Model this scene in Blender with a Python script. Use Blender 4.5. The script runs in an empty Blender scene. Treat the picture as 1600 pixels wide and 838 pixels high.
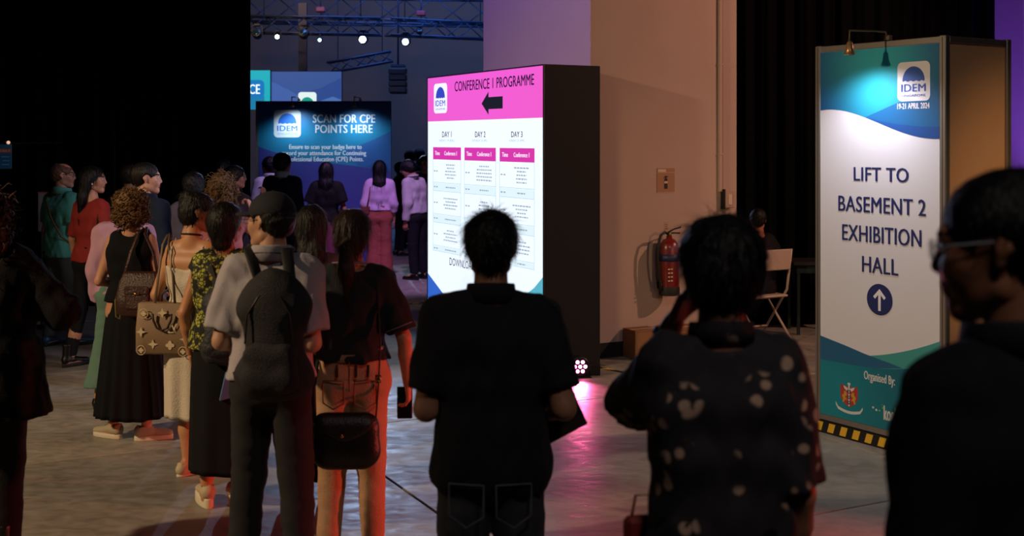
import bpy, math, random
import numpy as np
from mathutils import Vector, Matrix
random.seed(7); RNG = np.random.default_rng(7)
R = math.radians
SC = bpy.context.scene
COL = SC.collection

# ------------------------------------------------------------------ camera
EYE = 1.95; F = 1850.0; HORIZON = 220.0      # focal length and horizon row for the 1600x838 frame
cam_data = bpy.data.cameras.new('camera'); cam = bpy.data.objects.new('camera', cam_data); COL.objects.link(cam)
cam.location = (0, 0, EYE); cam.rotation_euler = (R(90), 0, 0)
cam_data.sensor_width = 36; cam_data.lens = 36 * F / 1600
cam_data.shift_y = -(419 - HORIZON) / 1600
cam_data.clip_end = 200
cam_data.dof.use_dof = True; cam_data.dof.focus_distance = 9.0; cam_data.dof.aperture_fstop = 3.0
SC.camera = cam
# ------------------------------------------------------------------ world and exposure
w = bpy.data.worlds.new('world'); SC.world = w; w.use_nodes = True
w.node_tree.nodes['Background'].inputs[0].default_value = (0.45, 0.42, 0.6, 1)
w.node_tree.nodes['Background'].inputs[1].default_value = 0.010
SC.view_settings.view_transform = 'Standard'; SC.view_settings.look = 'None'
SC.view_settings.gamma = 1; SC.view_settings.use_curve_mapping = False
SC.view_settings.exposure = 0.0
# ------------------------------------------------------------------ room lights (hall lamps high and low, the stage lamp's beam, added fills)
def aim(o, target):
    o.rotation_euler = (Vector(target) - o.location).to_track_quat('-Z', 'Y').to_euler()
def spot(name, loc, target, energy, color, angle=60, blend=0.5, size=0.1):
    d = bpy.data.lights.new(name, 'SPOT'); o = bpy.data.objects.new(name, d); COL.objects.link(o)
    o.location = loc; aim(o, target); d.energy = energy; d.color = color
    d.spot_size = R(angle); d.spot_blend = blend; d.shadow_soft_size = size
    return o
def area(name, loc, target, energy, color, sx, sy):
    d = bpy.data.lights.new(name, 'AREA'); o = bpy.data.objects.new(name, d); COL.objects.link(o)
    o.location = loc; aim(o, target); d.energy = energy; d.color = color
    d.shape = 'RECTANGLE'; d.size = sx; d.size_y = sy
    return o
spot('warm_key_light', (-7.2, 3.2, 4.6), (-1.6, 7.4, 0.9), 1500, (1.0, 0.72, 0.42), 62, 0.7, 0.15)
spot('red_side_light', (4.6, 4.9, 0.85), (-2.2, 6.3, 0.0), 900, (1.0, 0.10, 0.07), 34, 1.0, 0.08)
spot('red_side_light', (4.3, 4.3, 1.05), (0.6, 2.9, 1.12), 110, (1.0, 0.08, 0.05), 15, 1.0, 0.08)  # added small red spot, only for the flowered shirt's right side
spot('pillar_wash_light', (6.2, 9.2, 4.0), (1.5, 10.9, 2.4), 520, (1.0, 0.52, 0.36), 100, 0.8, 0.06)
spot('floor_wash_light', (1.2, -1.0, 6.0), (2.2, 6.5, 0), 260, (0.95, 0.85, 0.8), 60, 0.9, 0.4)
spot('side_panel_light', (5.9, 3.4, 2.3), (3.25, 7.45, 1.45), 330, (1.0, 0.62, 0.30), 27, 1.0, 0.1)
spot('purple_wash_light', (-3.6, 9.2, 5.6), (0.2, 11.6, 4.0), 620, (0.30, 0.20, 1.0), 60, 0.6, 0.1)
spot('purple_uplight', (6.2, 10.9, 0.3), (6.6, 12.9, 2.9), 420, (0.22, 0.08, 1.0), 70, 0.6, 0.1)
spot('stage_backlight', (-2.95, 23.4, 4.0), (-0.3, 7.0, 0.6), 750, (0.50, 0.66, 1.0), 50, 0.9, 0.1)
spot('lavender_wash_light', (-1.3, 13.6, 4.9), (-2.0, 16.6, 0.5), 800, (0.72, 0.42, 1.0), 50, 0.7, 0.1)
spot('queue_side_light', (0.2, 8.2, 3.2), (-3.2, 10.0, 1.5), 170, (0.80, 0.78, 1.0), 70, 0.8, 0.3)  # spot in mid-air, aimed at the queue from the lightbox side
spot('hall_wash_light', (-5.5, 22, 5.5), (-3.5, 31, 2.5), 260, (1.0, 0.62, 0.42), 90, 0.9, 0.3)
area('hall_blue_fill', (-1.5, 24.5, 6.3), (-1.5, 27, 4.2), 360, (0.14, 0.32, 1.0), 6, 2)  # added blue fill for trusses and back wall, no lamp of its own

# ------------------------------------------------------------------ helpers: names, meshes, materials
def lin(c):
    if isinstance(c, str): c = tuple(int(c[i:i+2], 16) for i in (0, 2, 4))
    return tuple(((v/255/12.92) if v/255 <= .04045 else ((v/255+.055)/1.055)**2.4) for v in c)
MATS = {}
def mat(name, col, rough=.6, metal=0., emit=0., bump=0., bscale=60, vary=0., vscale=8, stretch=(1,1,1), spec=.5, alpha=1., coat=0., trans=0.):
    if name in MATS: return MATS[name]
    m = bpy.data.materials.new(name); m.use_nodes = True; nt = m.node_tree; b = nt.nodes['Principled BSDF']
    c = (*lin(col), 1)
    b.inputs['Base Color'].default_value = c; b.inputs['Roughness'].default_value = rough
    b.inputs['Metallic'].default_value = metal; b.inputs['Specular IOR Level'].default_value = spec
    if coat: b.inputs['Coat Weight'].default_value = coat
    if trans: b.inputs['Transmission Weight'].default_value = trans
    if alpha < 1: b.inputs['Alpha'].default_value = alpha
    if emit:
        b.inputs['Emission Color'].default_value = c; b.inputs['Emission Strength'].default_value = emit
        b.inputs['Base Color'].default_value = (c[0]*.3, c[1]*.3, c[2]*.3, 1)
    if bump or vary:
        tc = nt.nodes.new('ShaderNodeTexCoord'); mp = nt.nodes.new('ShaderNodeMapping'); mp.inputs['Scale'].default_value = stretch
        nt.links.new(tc.outputs['Object'], mp.inputs[0])
    if bump:
        n = nt.nodes.new('ShaderNodeTexNoise'); n.inputs['Scale'].default_value = bscale; n.inputs['Detail'].default_value = 5
        bp = nt.nodes.new('ShaderNodeBump'); bp.inputs['Strength'].default_value = bump; bp.inputs['Distance'].default_value = .02
        nt.links.new(mp.outputs[0], n.inputs[0]); nt.links.new(n.outputs[0], bp.inputs['Height']); nt.links.new(bp.outputs[0], b.inputs['Normal'])
    if vary:
        n2 = nt.nodes.new('ShaderNodeTexNoise'); n2.inputs['Scale'].default_value = vscale; n2.inputs['Detail'].default_value = 4
        mx = nt.nodes.new('ShaderNodeMix'); mx.data_type = 'RGBA'
        mx.inputs[6].default_value = tuple(x*(1-vary) for x in c[:3])+(1,); mx.inputs[7].default_value = tuple(min(1, x*(1+vary)) for x in c[:3])+(1,)
        nt.links.new(mp.outputs[0], n2.inputs[0]); nt.links.new(n2.outputs[0], mx.inputs[0]); nt.links.new(mx.outputs[2], b.inputs['Base Color'])
    MATS[name] = m; return m
def noded(name, build, rough=.8):
    if name in MATS: return MATS[name]
    m = bpy.data.materials.new(name); m.use_nodes = True; b = m.node_tree.nodes['Principled BSDF']; b.inputs['Roughness'].default_value = rough
    build(m.node_tree, b); MATS[name] = m; return m
def raw_mesh(name, V, Fq, mats=None, midx=None, smooth=True):
    me = bpy.data.meshes.new(name)
    V = np.asarray(V, dtype=np.float32)
    if isinstance(Fq, np.ndarray):
        n = Fq.shape[1]; me.vertices.add(len(V)); me.loops.add(Fq.size); me.polygons.add(len(Fq))
        me.vertices.foreach_set('co', V.ravel()); me.loops.foreach_set('vertex_index', Fq.ravel().astype(np.int32))
        me.polygons.foreach_set('loop_start', np.arange(0, Fq.size, n, dtype=np.int32))
        me.polygons.foreach_set('loop_total', np.full(len(Fq), n, dtype=np.int32))
        me.update(calc_edges=True)
    else:
        me.from_pydata([tuple(v) for v in V], [], [tuple(f) for f in Fq])
    for m in (mats or []): me.materials.append(m)
    if midx is not None: me.polygons.foreach_set('material_index', np.asarray(midx, dtype=np.int32))
    if smooth: me.polygons.foreach_set('use_smooth', np.ones(len(me.polygons), dtype=bool))
    me.update(); return me
def link(name, me, parent=None, loc=None, rot=None):
    o = bpy.data.objects.new(name, me); COL.objects.link(o)
    if parent is not None: o.parent = parent
    if loc is not None: o.location = loc
    if rot is not None: o.rotation_euler = rot
    return o
def tag(o, label=None, cat=None, group=None, kind=None):
    if label: o['label'] = label
    if cat: o['category'] = cat
    if group: o['group'] = group
    if kind: o['kind'] = kind
    return o
def thing(name, label, cat, loc=(0,0,0), rz=0, group=None):
    return tag(link(name, None, None, loc, (0,0,rz)), label, cat, group)
class MB:
    """collects simple solids and builds them as ONE mesh object"""
    def __init__(s): s.v = []; s.f = []; s.sm = []
    def add(s, V, Fc, smooth=False):
        o = len(s.v); s.v += [tuple(map(float, p)) for p in V]; s.f += [tuple(o+i for i in f) for f in Fc]; s.sm += [smooth]*len(Fc); return s
    def box(s, lo, hi, bev=0.):
        (x0,y0,z0),(x1,y1,z1) = lo, hi
        if bev <= 0:
            V = [(x,y,z) for z in (z0,z1) for y in (y0,y1) for x in (x0,x1)]
            return s.add(V, [(0,2,3,1),(4,5,7,6),(0,1,5,4),(1,3,7,5),(3,2,6,7),(2,0,4,6)])
        b = bev; rings = []
        for z, i in ((z0,b),(z0+b,0),(z1-b,0),(z1,b)):
            rings.append([(x0+i+b*(i==0),y0+i,z),(x1-i-b*(i==0),y0+i,z),(x1-i,y0+i+b*(i==0),z),(x1-i,y1-i-b*(i==0),z),(x1-i-b*(i==0),y1-i,z),(x0+i+b*(i==0),y1-i,z),(x0+i,y1-i-b*(i==0),z),(x0+i,y0+i+b*(i==0),z)])
        return s.rings(rings, True, True, False)
    def rings(s, rings, cap0=True, cap1=True, smooth=True, closed=False):
        n = len(rings[0]); V = [p for r in rings for p in r]; Fc = []
        m = len(rings)
        for i in range(m if closed else m-1):
            j = (i+1) % m
            for k in range(n):
                l = (k+1) % n; Fc.append((i*n+k, i*n+l, j*n+l, j*n+k))
        if cap0 and not closed: Fc.append(tuple(reversed(range(n))))
        if cap1 and not closed: Fc.append(tuple((m-1)*n+k for k in range(n)))
        return s.add(V, Fc, smooth)
    def tube(s, pts, r, n=8, cap=True, closed=False, flat=1.0, up=(0,0,1)):
        pts = [Vector(p) for p in pts]; rr = r if isinstance(r, (list, tuple)) else [r]*len(pts); rings = []
        prev = None
        for i, p in enumerate(pts):
            a = pts[(i-1) % len(pts)] if (i or closed) else p; b = pts[(i+1) % len(pts)] if (i < len(pts)-1 or closed) else p
            t = (b-a).normalized()
            if prev is None:
                u = Vector(up); u = u - t*u.dot(t)
                if u.length < .05: u = Vector((1,0,0)) - t*t.x
            else: u = prev - t*prev.dot(t)
            u.normalize(); prev = u; v = t.cross(u)
            rings.append([p + u*math.cos(2*math.pi*k/n)*rr[i]*flat + v*math.sin(2*math.pi*k/n)*rr[i] for k in range(n)])
        return s.rings(rings, cap, cap, True, closed)
    def cyl(s, a, b, r, r2=None, n=16):
        return s.tube([a, b], [r, r if r2 is None else r2], n)
    def lathe(s, prof, c=(0,0,0), n=24, axis='z'):
        rings = []
        for (r, z) in prof:
            ring = []
            for k in range(n):
                a = 2*math.pi*k/n; x, y = r*math.cos(a), r*math.sin(a)
                ring.append((c[0]+x, c[1]+y, c[2]+z) if axis == 'z' else (c[0]+x, c[1]-z, c[2]+y))
            rings.append(ring)
        return s.rings(rings)
    def sph(s, c, r, n=12, m=8):
        rx, ry, rz_ = r if isinstance(r, (tuple, list)) else (r, r, r)
        return s.rings([[(c[0]+rx*math.sin(math.pi*(i+.02)/(m+.04))*math.cos(2*math.pi*k/n), c[1]+ry*math.sin(math.pi*(i+.02)/(m+.04))*math.sin(2*math.pi*k/n), c[2]-rz_*math.cos(math.pi*(i+.02)/(m+.04))) for k in range(n)] for i in range(m+1)])
    def plate(s, poly, y0, y1):
        """polygon in (x,z), solid between y0 and y1"""
        n = len(poly); V = [(x, y0, z) for x, z in poly] + [(x, y1, z) for x, z in poly]
        Fc = [tuple(range(n)), tuple(reversed(range(n, 2*n)))] + [(i, i+n, (i+1) % n+n, (i+1) % n) for i in range(n)]
        return s.add(V, Fc)
    def build(s, name, m, parent=None, loc=None, rot=None):
        me = bpy.data.meshes.new(name); me.from_pydata(s.v, [], s.f); me.materials.append(m)
        me.polygons.foreach_set('use_smooth', np.array(s.sm, dtype=bool)); me.update()
        return link(name, me, parent, loc, rot)

# ------------------------------------------------------------------ implicit surfaces -> one continuous mesh
def seg_parts(P, a, b):
    a = np.asarray(a, float); b = np.asarray(b, float); ab = b-a; L2 = max(ab.dot(ab), 1e-9)
    pa = P - a; t = np.clip((pa @ ab)/L2, 0, 1); return pa - t[..., None]*ab, t
def rc(a, b, ra, rb=None, k=.03, flat=None, fdir=(0,1,0)):
    """round cone; flat<1 squeezes it along fdir"""
    rb = ra if rb is None else rb
    return ('rc', np.asarray(a, float), np.asarray(b, float), ra, rb, k, flat, np.asarray(fdir, float))
def ell(c, r, k=.02): return ('el', np.asarray(c, float), np.asarray(r, float), k)
def prim_eval(p, P):
    if p[0] == 'rc':
        v, t = seg_parts(P, p[1], p[2])
        if p[6]:
            fd = p[7]/np.linalg.norm(p[7]); c = v @ fd; v = v + (c*(1/p[6]-1))[..., None]*fd
        return np.sqrt((v*v).sum(-1)) - (p[3]+(p[4]-p[3])*t)
    q = (P-p[1])/p[2]; k0 = np.sqrt((q*q).sum(-1)); k1 = np.sqrt(((q/p[2])**2).sum(-1))+1e-9
    return k0*(k0-1)/k1
def prim_box(p):
    if p[0] == 'rc':
        r = max(p[3], p[4]); return np.minimum(p[1], p[2])-r, np.maximum(p[1], p[2])+r
    return p[1]-p[2], p[1]+p[2]
def wob(P, s, seed=0, st=(1,1,1)):
    x, y, z = P[..., 0]*s*st[0]+seed*1.7, P[..., 1]*s*st[1]+seed*2.3, P[..., 2]*s*st[2]+seed*.9
    return (np.sin(x+1.7*np.sin(y*.7+z*.5))*np.sin(y*1.1+1.3*np.sin(z*.8-x*.4)) + .6*np.sin(2.1*z+1.9*np.sin(x*1.3+y)+.7*y))*.6
class Field:
    def __init__(s, prims, res, extra=.04):
        bx = [prim_box(p) for p in prims]; s.lo = np.min([b[0] for b in bx], 0)-extra; s.hi = np.max([b[1] for b in bx], 0)+extra
        s.res = res; s.n = np.maximum(np.ceil((s.hi-s.lo)/res).astype(int)+1, 4)
        s.d = np.full(tuple(s.n), .25)
        ax = [s.lo[i]+np.arange(s.n[i])*res for i in range(3)]
        s.P = np.stack(np.meshgrid(*ax, indexing='ij'), -1)
        for p in prims: s.add(p)
    def win(s, p, m):
        lo, hi = prim_box(p); i0 = np.clip(np.floor((lo-m-s.lo)/s.res).astype(int), 0, s.n-1); i1 = np.clip(np.ceil((hi+m-s.lo)/s.res).astype(int)+1, 1, s.n)
        return tuple(slice(a, b) for a, b in zip(i0, i1))
    def add(s, p, m=.05):
        k = p[5] if p[0] == 'rc' else p[3]; w = s.win(p, m); a = s.d[w]; b = prim_eval(p, s.P[w])
        h = np.clip(.5+.5*(a-b)/k, 0, 1); s.d[w] = a*(1-h)+b*h-k*h*(1-h); return s
    def sub(s, p, m=.05, k=.008):
        w = s.win(p, m); a = s.d[w]; b = -prim_eval(p, s.P[w]); h = np.clip(.5-.5*(a-b)/k, 0, 1)
        s.d[w] = a*(1-h)+b*h+k*h*(1-h); return s
    def cut(s, fn): s.d = np.maximum(s.d, fn(s.P)); return s
    def wobble(s, amp, sc, seed=0, st=(1,1,1)):
        m = np.abs(s.d) < .06; s.d[m] += amp*wob(s.P[m], sc, seed, st); return s
    def mesh(s):
        d = s.d.copy(); d[0]=d[-1]=.25; d[:,0]=d[:,-1]=.25; d[:,:,0]=d[:,:,-1]=.25
        ins = d < 0; n = np.array(d.shape)
        c = np.zeros(tuple(n-1), dtype=np.int8)
        for i in (0,1):
            for j in (0,1):
                for k in (0,1): c += ins[i:n[0]-1+i, j:n[1]-1+j, k:n[2]-1+k]
        act = np.argwhere((c > 0) & (c < 8))
        if len(act) == 0: return np.zeros((0,3)), np.zeros((0,4), int)
        idx = np.full(tuple(n-1), -1, dtype=np.int64); idx[act[:,0], act[:,1], act[:,2]] = np.arange(len(act))
        acc = np.zeros((len(act), 3)); cnt = np.zeros(len(act))
        corners = [(i,j,k) for i in (0,1) for j in (0,1) for k in (0,1)]
        for a in corners:
            for ax in range(3):
                if a[ax] == 0:
                    b = list(a); b[ax] = 1
                    da = d[act[:,0]+a[0], act[:,1]+a[1], act[:,2]+a[2]]; db = d[act[:,0]+b[0], act[:,1]+b[1], act[:,2]+b[2]]
                    x = (da < 0) != (db < 0); t = np.where(x, da/np.where(x, da-db, 1), 0)
                    p = act + np.array(a, float); p[:, ax] += t; acc += p*x[:, None]; cnt += x
        V = s.lo + (acc/cnt[:, None])*s.res
        faces = []
        for ax in range(3):
            u, v = (ax+1) % 3, (ax+2) % 3
            sl0 = [slice(1, None)]*3; sl1 = [slice(1, None)]*3
            sl0[ax] = slice(0, n[ax]-1); sl1[ax] = slice(1, n[ax])
            A = ins[tuple(sl0)]; B = ins[tuple(sl1)]
            for flip, M in ((0, A & ~B), (1, ~A & B)):
                e = np.argwhere(M)
                if not len(e): continue
                e = e + 1; e[:, ax] -= 1
                def g(du, dv):
                    q = e.copy(); q[:, u] -= du; q[:, v] -= dv
                    q = np.minimum(q, n-2); return idx[q[:,0], q[:,1], q[:,2]]
                q = np.stack([g(1,1), g(0,1), g(0,0), g(1,0)], 1)
                if flip: q = q[:, ::-1]
                faces.append(q)
        Fc = np.concatenate(faces); Fc = Fc[(Fc >= 0).all(1)]
        return V, Fc
def joinm(parts):
    V, Fc, mi = [], [], []; o = 0
    for (v, f, m) in parts:
        if len(v) == 0: continue
        V.append(v); Fc.append(f+o); mi.append(np.full(len(f), m)); o += len(v)
    return np.concatenate(V), np.concatenate(Fc), np.concatenate(mi)
def np_sphere(c, r, n=10, m=7):
    mb = MB().sph(c, r, n, m); q = [f for f in mb.f if len(f) == 4]; return np.array(mb.v), np.array(q)
def np_tube(pts, r, n=4):
    mb = MB().tube(pts, r, n, cap=False); return np.array(mb.v), np.array(mb.f)
# ------------------------------------------------------------------ people
def skinmat(c='b07a5c'):
    return mat('skin_'+c, c, .5, bump=.05, bscale=300, vary=.12, vscale=14)
LIP = mat('lip', '8a4540', .45); EYEW = mat('eye_white', 'cfc8c0', .25); IRIS = mat('iris', '1c120c', .2); BROW = mat('eyebrow', '1a120e', .8)
def hairmat(c): return mat('hair_'+c, c, .48, bump=.4, bscale=160, vary=.45, vscale=40, stretch=(1,1,.12), spec=.35)
def cloth(c, n=None, rough=.85, vary=.10): return mat('cloth_'+(n or '')+c, c, rough, bump=.25, bscale=220, vary=vary, vscale=10, spec=.25)
def rot3(yaw, pitch, roll=0):
    return np.array(Matrix.Rotation(yaw, 3, 'Z') @ Matrix.Rotation(pitch, 3, 'X') @ Matrix.Rotation(roll, 3, 'Y'))
ARMS = {'down': ((.142,-.012,.632),(.150,.025,.487)), 'fold': ((.150,-.02,.635),(.060,.135,.62)), 'up': ((.150,.11,.70),(.075,.19,.83)),
        'carry': ((.150,-.035,.635),(.115,.085,.565)), 'bag': ((.150,-.03,.635),(.12,.10,.66)), 'face': ((.160,.06,.69),(.055,.13,.83)), 'hip': ((.19,-.04,.65),(.12,.05,.58))}
class Person:
    def __init__(s, label, x, y, h, rz=0, male=True, skin='b07a5c', group=None, g=1.0, armL='down', armR='down', yaw=0, pitch=0, roll=0,
                 feet=((-.055,0,10),(.055,0,-10)), res=.012, sh=None, lean=0, hands=(1,1), curl=(.35,.35), seated=False, palms=(None,None)):
        s.h = h; s.male = male; s.g = g; s.res = res; s.rz = R(rz); s.skin = skinmat(skin); s.seated = seated; s.headres = max(.0045, res*.42)
        s.root = thing('person', label, 'person', (x, y, 0), R(rz), group)
        s.M = Matrix.Translation((x, y, 0)) @ Matrix.Rotation(R(rz), 4, 'Z')
        s.w = (sh or (.118 if male else .103))*.78*h
        s.lean = lean
        drop = .195*h if seated else 0
        s.drop = drop
        def T(z): return np.array([0, lean*(z-.5)*h, z*h-drop])
        s.T = T
        s.pel, s.wai, s.che, s.nk = T(.515), T(.61), T(.715), T(.83)
        s.arm = []
        for i, (sd, spec) in enumerate(((-1, armL), (1, armR))):
            e, wv = ARMS[spec] if isinstance(spec, str) else spec
            S = T(.795)+np.array([sd*s.w*.90, 0, 0])
            f = lambda q: np.array([sd*q[0]*.80*h, q[1]*h+lean*(q[2]-.5)*h, q[2]*h-drop])
            e, wv = f(e), f(wv)
            e = S+(e-S)/np.linalg.norm(e-S)*.172*h; wv = e+(wv-e)/np.linalg.norm(wv-e)*.150*h
            s.arm.append((S, e, wv))
        s.legs = []
        for sd, ft in ((-1, feet[0]), (1, feet[1])):
            hip = T(.50)+np.array([sd*.046*h, 0, 0])
            if seated:
                kn = hip+np.array([sd*.03*h, .25*h, .01*h]); an = np.array([kn[0], kn[1]+.01, .045*h])
            else:
                an = np.array([ft[0]*h, ft[1]*h-.01*h, .048*h]); kn = (hip*.52+an*.48)+np.array([0, .016*h, 0])
            s.legs.append((hip, kn, an, R(ft[2])))
        s.hr = rot3(R(yaw), R(pitch), R(roll)); s.hs = h/7.5/.228*(1.0 if male else .985)
        nl = (1.0*h-s.drop-.125*s.hs)-T(.845)[2]; s.hc = T(.845)+np.array([0, .004*h, 0]) + s.hr @ np.array([0, .012, nl])
        s.body(hands, curl, palms)
    def H(s, p): return s.hc + s.hr @ (np.asarray(p, float)*s.hs)
    def W(s, p): return s.M @ Vector([float(v) for v in p])
    def torso(s, t=0, hip=1.0, bust=None):
        h, g = s.h, s.g; x = np.array([1., 0, 0]); hw = (.040 if s.male else .045)*h*hip
        pr = [rc(s.pel-x*hw, s.pel+x*hw, .058*h*g+t, k=.03), rc(s.T(.56)-x*.034*h*g, s.T(.56)+x*.034*h*g, .056*h*g+t, k=.03),
              rc(s.wai-x*(.032 if s.male else .026)*h*g, s.wai+x*(.032 if s.male else .026)*h*g, (.051 if s.male else .044)*h*g+t, k=.04),
              rc(s.T(.68)-x*(.042 if s.male else .032)*h*g, s.T(.68)+x*(.042 if s.male else .032)*h*g, .051*h*g+t, k=.04),
              rc(s.T(.745)-x*(.050 if s.male else .040)*h*g, s.T(.745)+x*(.050 if s.male else .040)*h*g, .051*h*g+t, k=.035),
              rc(s.T(.800)-x*(s.w-.030*h), s.T(.800)+x*(s.w-.030*h), .026*h+t, k=.035),
              rc(s.T(.800)-x*(s.w-.045*h), s.T(.838), .022*h+t*.8, .022*h+t*.5, k=.025), rc(s.T(.800)+x*(s.w-.045*h), s.T(.838), .022*h+t*.8, .022*h+t*.5, k=.025)]
        if not s.male:
            for sd in (-1, 1): pr.append(rc(s.T(.725)+np.array([sd*.038*h, .036*h, 0]), s.T(.725)+np.array([sd*.038*h, .042*h, -.005*h]), .030*h+t, k=.03))
        return pr
    def legprims(s, t=0, t2=None, stop=1.0):
        h, g = s.h, s.g**.5; out = []; t2 = t if t2 is None else t2
        for hip, kn, an, yw in s.legs:
            out.append([rc(hip+np.array([0,0,-.01*h]), kn, .050*h*g+t, .032*h+(t+t2)/2, k=.03), rc(kn, an+(kn-an)*.45, .031*h+(t+t2)/2, .030*h+t2, k=.02), rc(an+(kn-an)*.45, an, .029*h+t2, .019*h+t2, k=.02)])
        return out
    def body(s, hands, curl, palms):
        h = s.h; fat = 1.0 if s.male else .86
        pr = s.torso()
        for l in s.legprims(): pr += l
        for (S, e, wv) in s.arm:
            pr += [rc(S, e, .031*h*fat, .0235*h*fat, k=.035), rc(e, e+(wv-e)*.35, .0235*h*fat, .0235*h*fat, k=.012), rc(e+(wv-e)*.35, wv, .0235*h*fat, .0155*h*fat, k=.012)]
        pr.append(rc(s.T(.82), s.H((0,-.02,-.05)), .034*h*fat**.5, .031*h*fat**.5, k=.025))
        for hip, kn, an, yw in s.legs:
            fd = np.array([-math.sin(yw), math.cos(yw), 0]); base = an.copy(); base[2] = .03*h
            pr.append(rc(base-fd*.02*h, base+fd*.07*h-np.array([0,0,.008*h]), .022*h, .018*h, k=.02))
        parts = [(*Field(pr, s.res*1.15).mesh(), 0)]
        # head
        Hs = s.hs; H = s.H
        def E(c, r, k=.012): # ellipsoid in head space via rotated evaluation
            return ('hd', np.asarray(c, float), np.asarray(r, float), k)
        hp = [rc((0,-.02,-.05), (0,-.035,-.15), .050 if s.male else .044, k=.02)]
        fd = Field([ell((0,-.014,.028), (.0765,.096,.084), .01)] + [ell((0,.028,-.03), (.058,.066,.082), .03), rc((-.046,.0,-.062), (-.006,.064,-.093), .017, .015, k=.025), rc((.046,0,-.062), (.006,.064,-.093), .017, .015, k=.025),
              rc((-.012,.070,-.094),(.012,.070,-.094), .015, k=.02), rc((-.036,.078,.026), (.036,.078,.026), .012, k=.016), rc((0,.084,.014), (0,.100,-.024), .0075, .0115, k=.014), rc((-.011,.091,-.027), (.011,.091,-.027), .0080, k=.010),
              rc((-.036,.055,-.018), (-.030,.062,-.03), .024, k=.02), rc((.036,.055,-.018), (.030,.062,-.03), .024, k=.02), rc((-.015,.088,-.052), (.015,.088,-.052), .008, k=.008), rc((-.013,.086,-.064), (.013,.086,-.064), .0085, k=.008)] + hp, s.headres, .02)
        for sd in (-1, 1):
            fd.sub(ell((sd*.032,.097,.006), (.017,.016,.012)), k=.012)
            fd.add(rc((sd*.076,-.012,.020), (sd*.081,-.016,.004), .0135, .0125, k=.006, flat=.45, fdir=(1,0,0))); fd.add(rc((sd*.079,-.012,.002), (sd*.074,-.004,-.024), .0125, .008, k=.006, flat=.5, fdir=(1,0,0)))
            fd.sub(ell((sd*.089,-.010,.006), (.006,.007,.014)), k=.004)
        fd.sub(rc((-.018,.104,-.058), (.018,.104,-.058), .0028), k=.004)
        v, f = fd.mesh(); v0 = v
        mi = np.zeros(len(f), int); cf = v[f].mean(1)
        lips = (np.abs(cf[:,0]) < .023) & (cf[:,1] > .085) & (cf[:,2] < -.0475) & (cf[:,2] > -.0715); mi[lips] = 1
        for sd in (-1, 1):
            brow = (np.abs(cf[:,0]*sd-.034) < .021) & (cf[:,1] > .06) & (np.abs(cf[:,2]-.031+.12*np.abs(cf[:,0]*sd-.030)) < .0042); mi[brow] = 4
        allp = [(v, f, mi)]
        for sd in (-1, 1):
            a, b = np_sphere((sd*.0315,.0765,.006), .0122); allp.append((a, b, np.full(len(b), 2)))
            a, b = np_sphere((sd*.0315,.0835,.006), .0065, 8, 5); allp.append((a, b, np.full(len(b), 3)))
        for a, b, m_ in allp:
            a = (a*s.hs) @ s.hr.T + s.hc; parts.append((a, b, m_))
        # hands
        s.handinfo = []
        for i, (S, e, wv) in enumerate(s.arm):
            ax = (wv-e)/np.linalg.norm(wv-e); sd = -1 if i == 0 else 1
            n = np.array(palms[i] if palms[i] is not None else ((-sd, .15, 0) if abs(ax[2]) > .6 else (0,0,-1.))); n = n-ax*n.dot(ax); n /= np.linalg.norm(n)
            t = np.cross(n, ax); t = t if t @ np.array([-.3*sd, 1, .6]) > 0 else -t
            s.handinfo.append((wv, ax, n, t))
            if hands[i]: parts.append((*s.hand(wv, ax, n, t, curl[i]), 0))
        V, Fc, M_ = [], [], []; o = 0
        for v, f, m_ in parts:
            V.append(v); Fc.append(f+o); M_.append(m_ if isinstance(m_, np.ndarray) else np.full(len(f), m_)); o += len(v)
        me = raw_mesh('body', np.concatenate(V), np.concatenate(Fc), [s.skin, LIP, EYEW, IRIS, BROW], np.concatenate(M_))
        s.bodyobj = link('body', me, s.root)
    def hand(s, o, a, n, t, curl):
        q = s.h/1.74*(1.0 if s.male else .9); pr = [rc(o-a*.02, o+a*.02*q, .021*q, .022*q, k=.01, flat=.75, fdir=n)]
        L = [.074,.082,.077,.060]
        for i in range(4):
            off = (1.5-i)
            b = o+(a*(.088-.004*abs(i-1)-.004*(i == 3))+t*off*.0205)*q
            pr.append(rc(o+(a*.012+t*off*.013)*q, b, .0125*q, .0105*q, k=.010))
            d = a.copy(); p = b; r = .0095*q*(1-.08*(i == 3)); ang = R(12+52*curl+6*i*curl)
            for j, fr in enumerate((.46, .30, .24)):
                d2 = math.cos(ang)*d+math.sin(ang)*(n-d*(n@d))/max(np.linalg.norm(n-d*(n@d)), 1e-6); nn = n
                # rotate palm normal with the finger
                n2 = -math.sin(ang)*d+math.cos(ang)*(n-d*(n@d)) if j == 0 else -math.sin(ang)*d+math.cos(ang)*nv
                if j: d2 = math.cos(ang)*d+math.sin(ang)*nv
                nv = n2/np.linalg.norm(n2); d = d2/np.linalg.norm(d2)
                p2 = p+d*L[i]*fr*q; pr.append(rc(p, p2, r, r*.9, k=.0035)); p = p2; r *= .9
        b = o+(a*.018+t*.020+n*.004)*q; m1 = b+(a*.034+t*.026+n*.012)*q; m2 = m1+(a*.030+t*(.010-.01*curl)+n*.012*curl)*q; m3 = m2+(a*.024+n*.012*curl-t*.004)*q
        pr += [rc(b, m1, .0145*q, .012*q, k=.01), rc(m1, m2, .0115*q, .0105*q, k=.005), rc(m2, m3, .0105*q, .0085*q, k=.004)]
        return Field(pr, max(.0042, s.res*.36), .012).mesh()
    # -------- clothes
    def put(s, name, fld, m, parent=None):
        v, f = fld.mesh(); return link(name, raw_mesh(name, v, f, [m]), parent or s.root)
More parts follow.
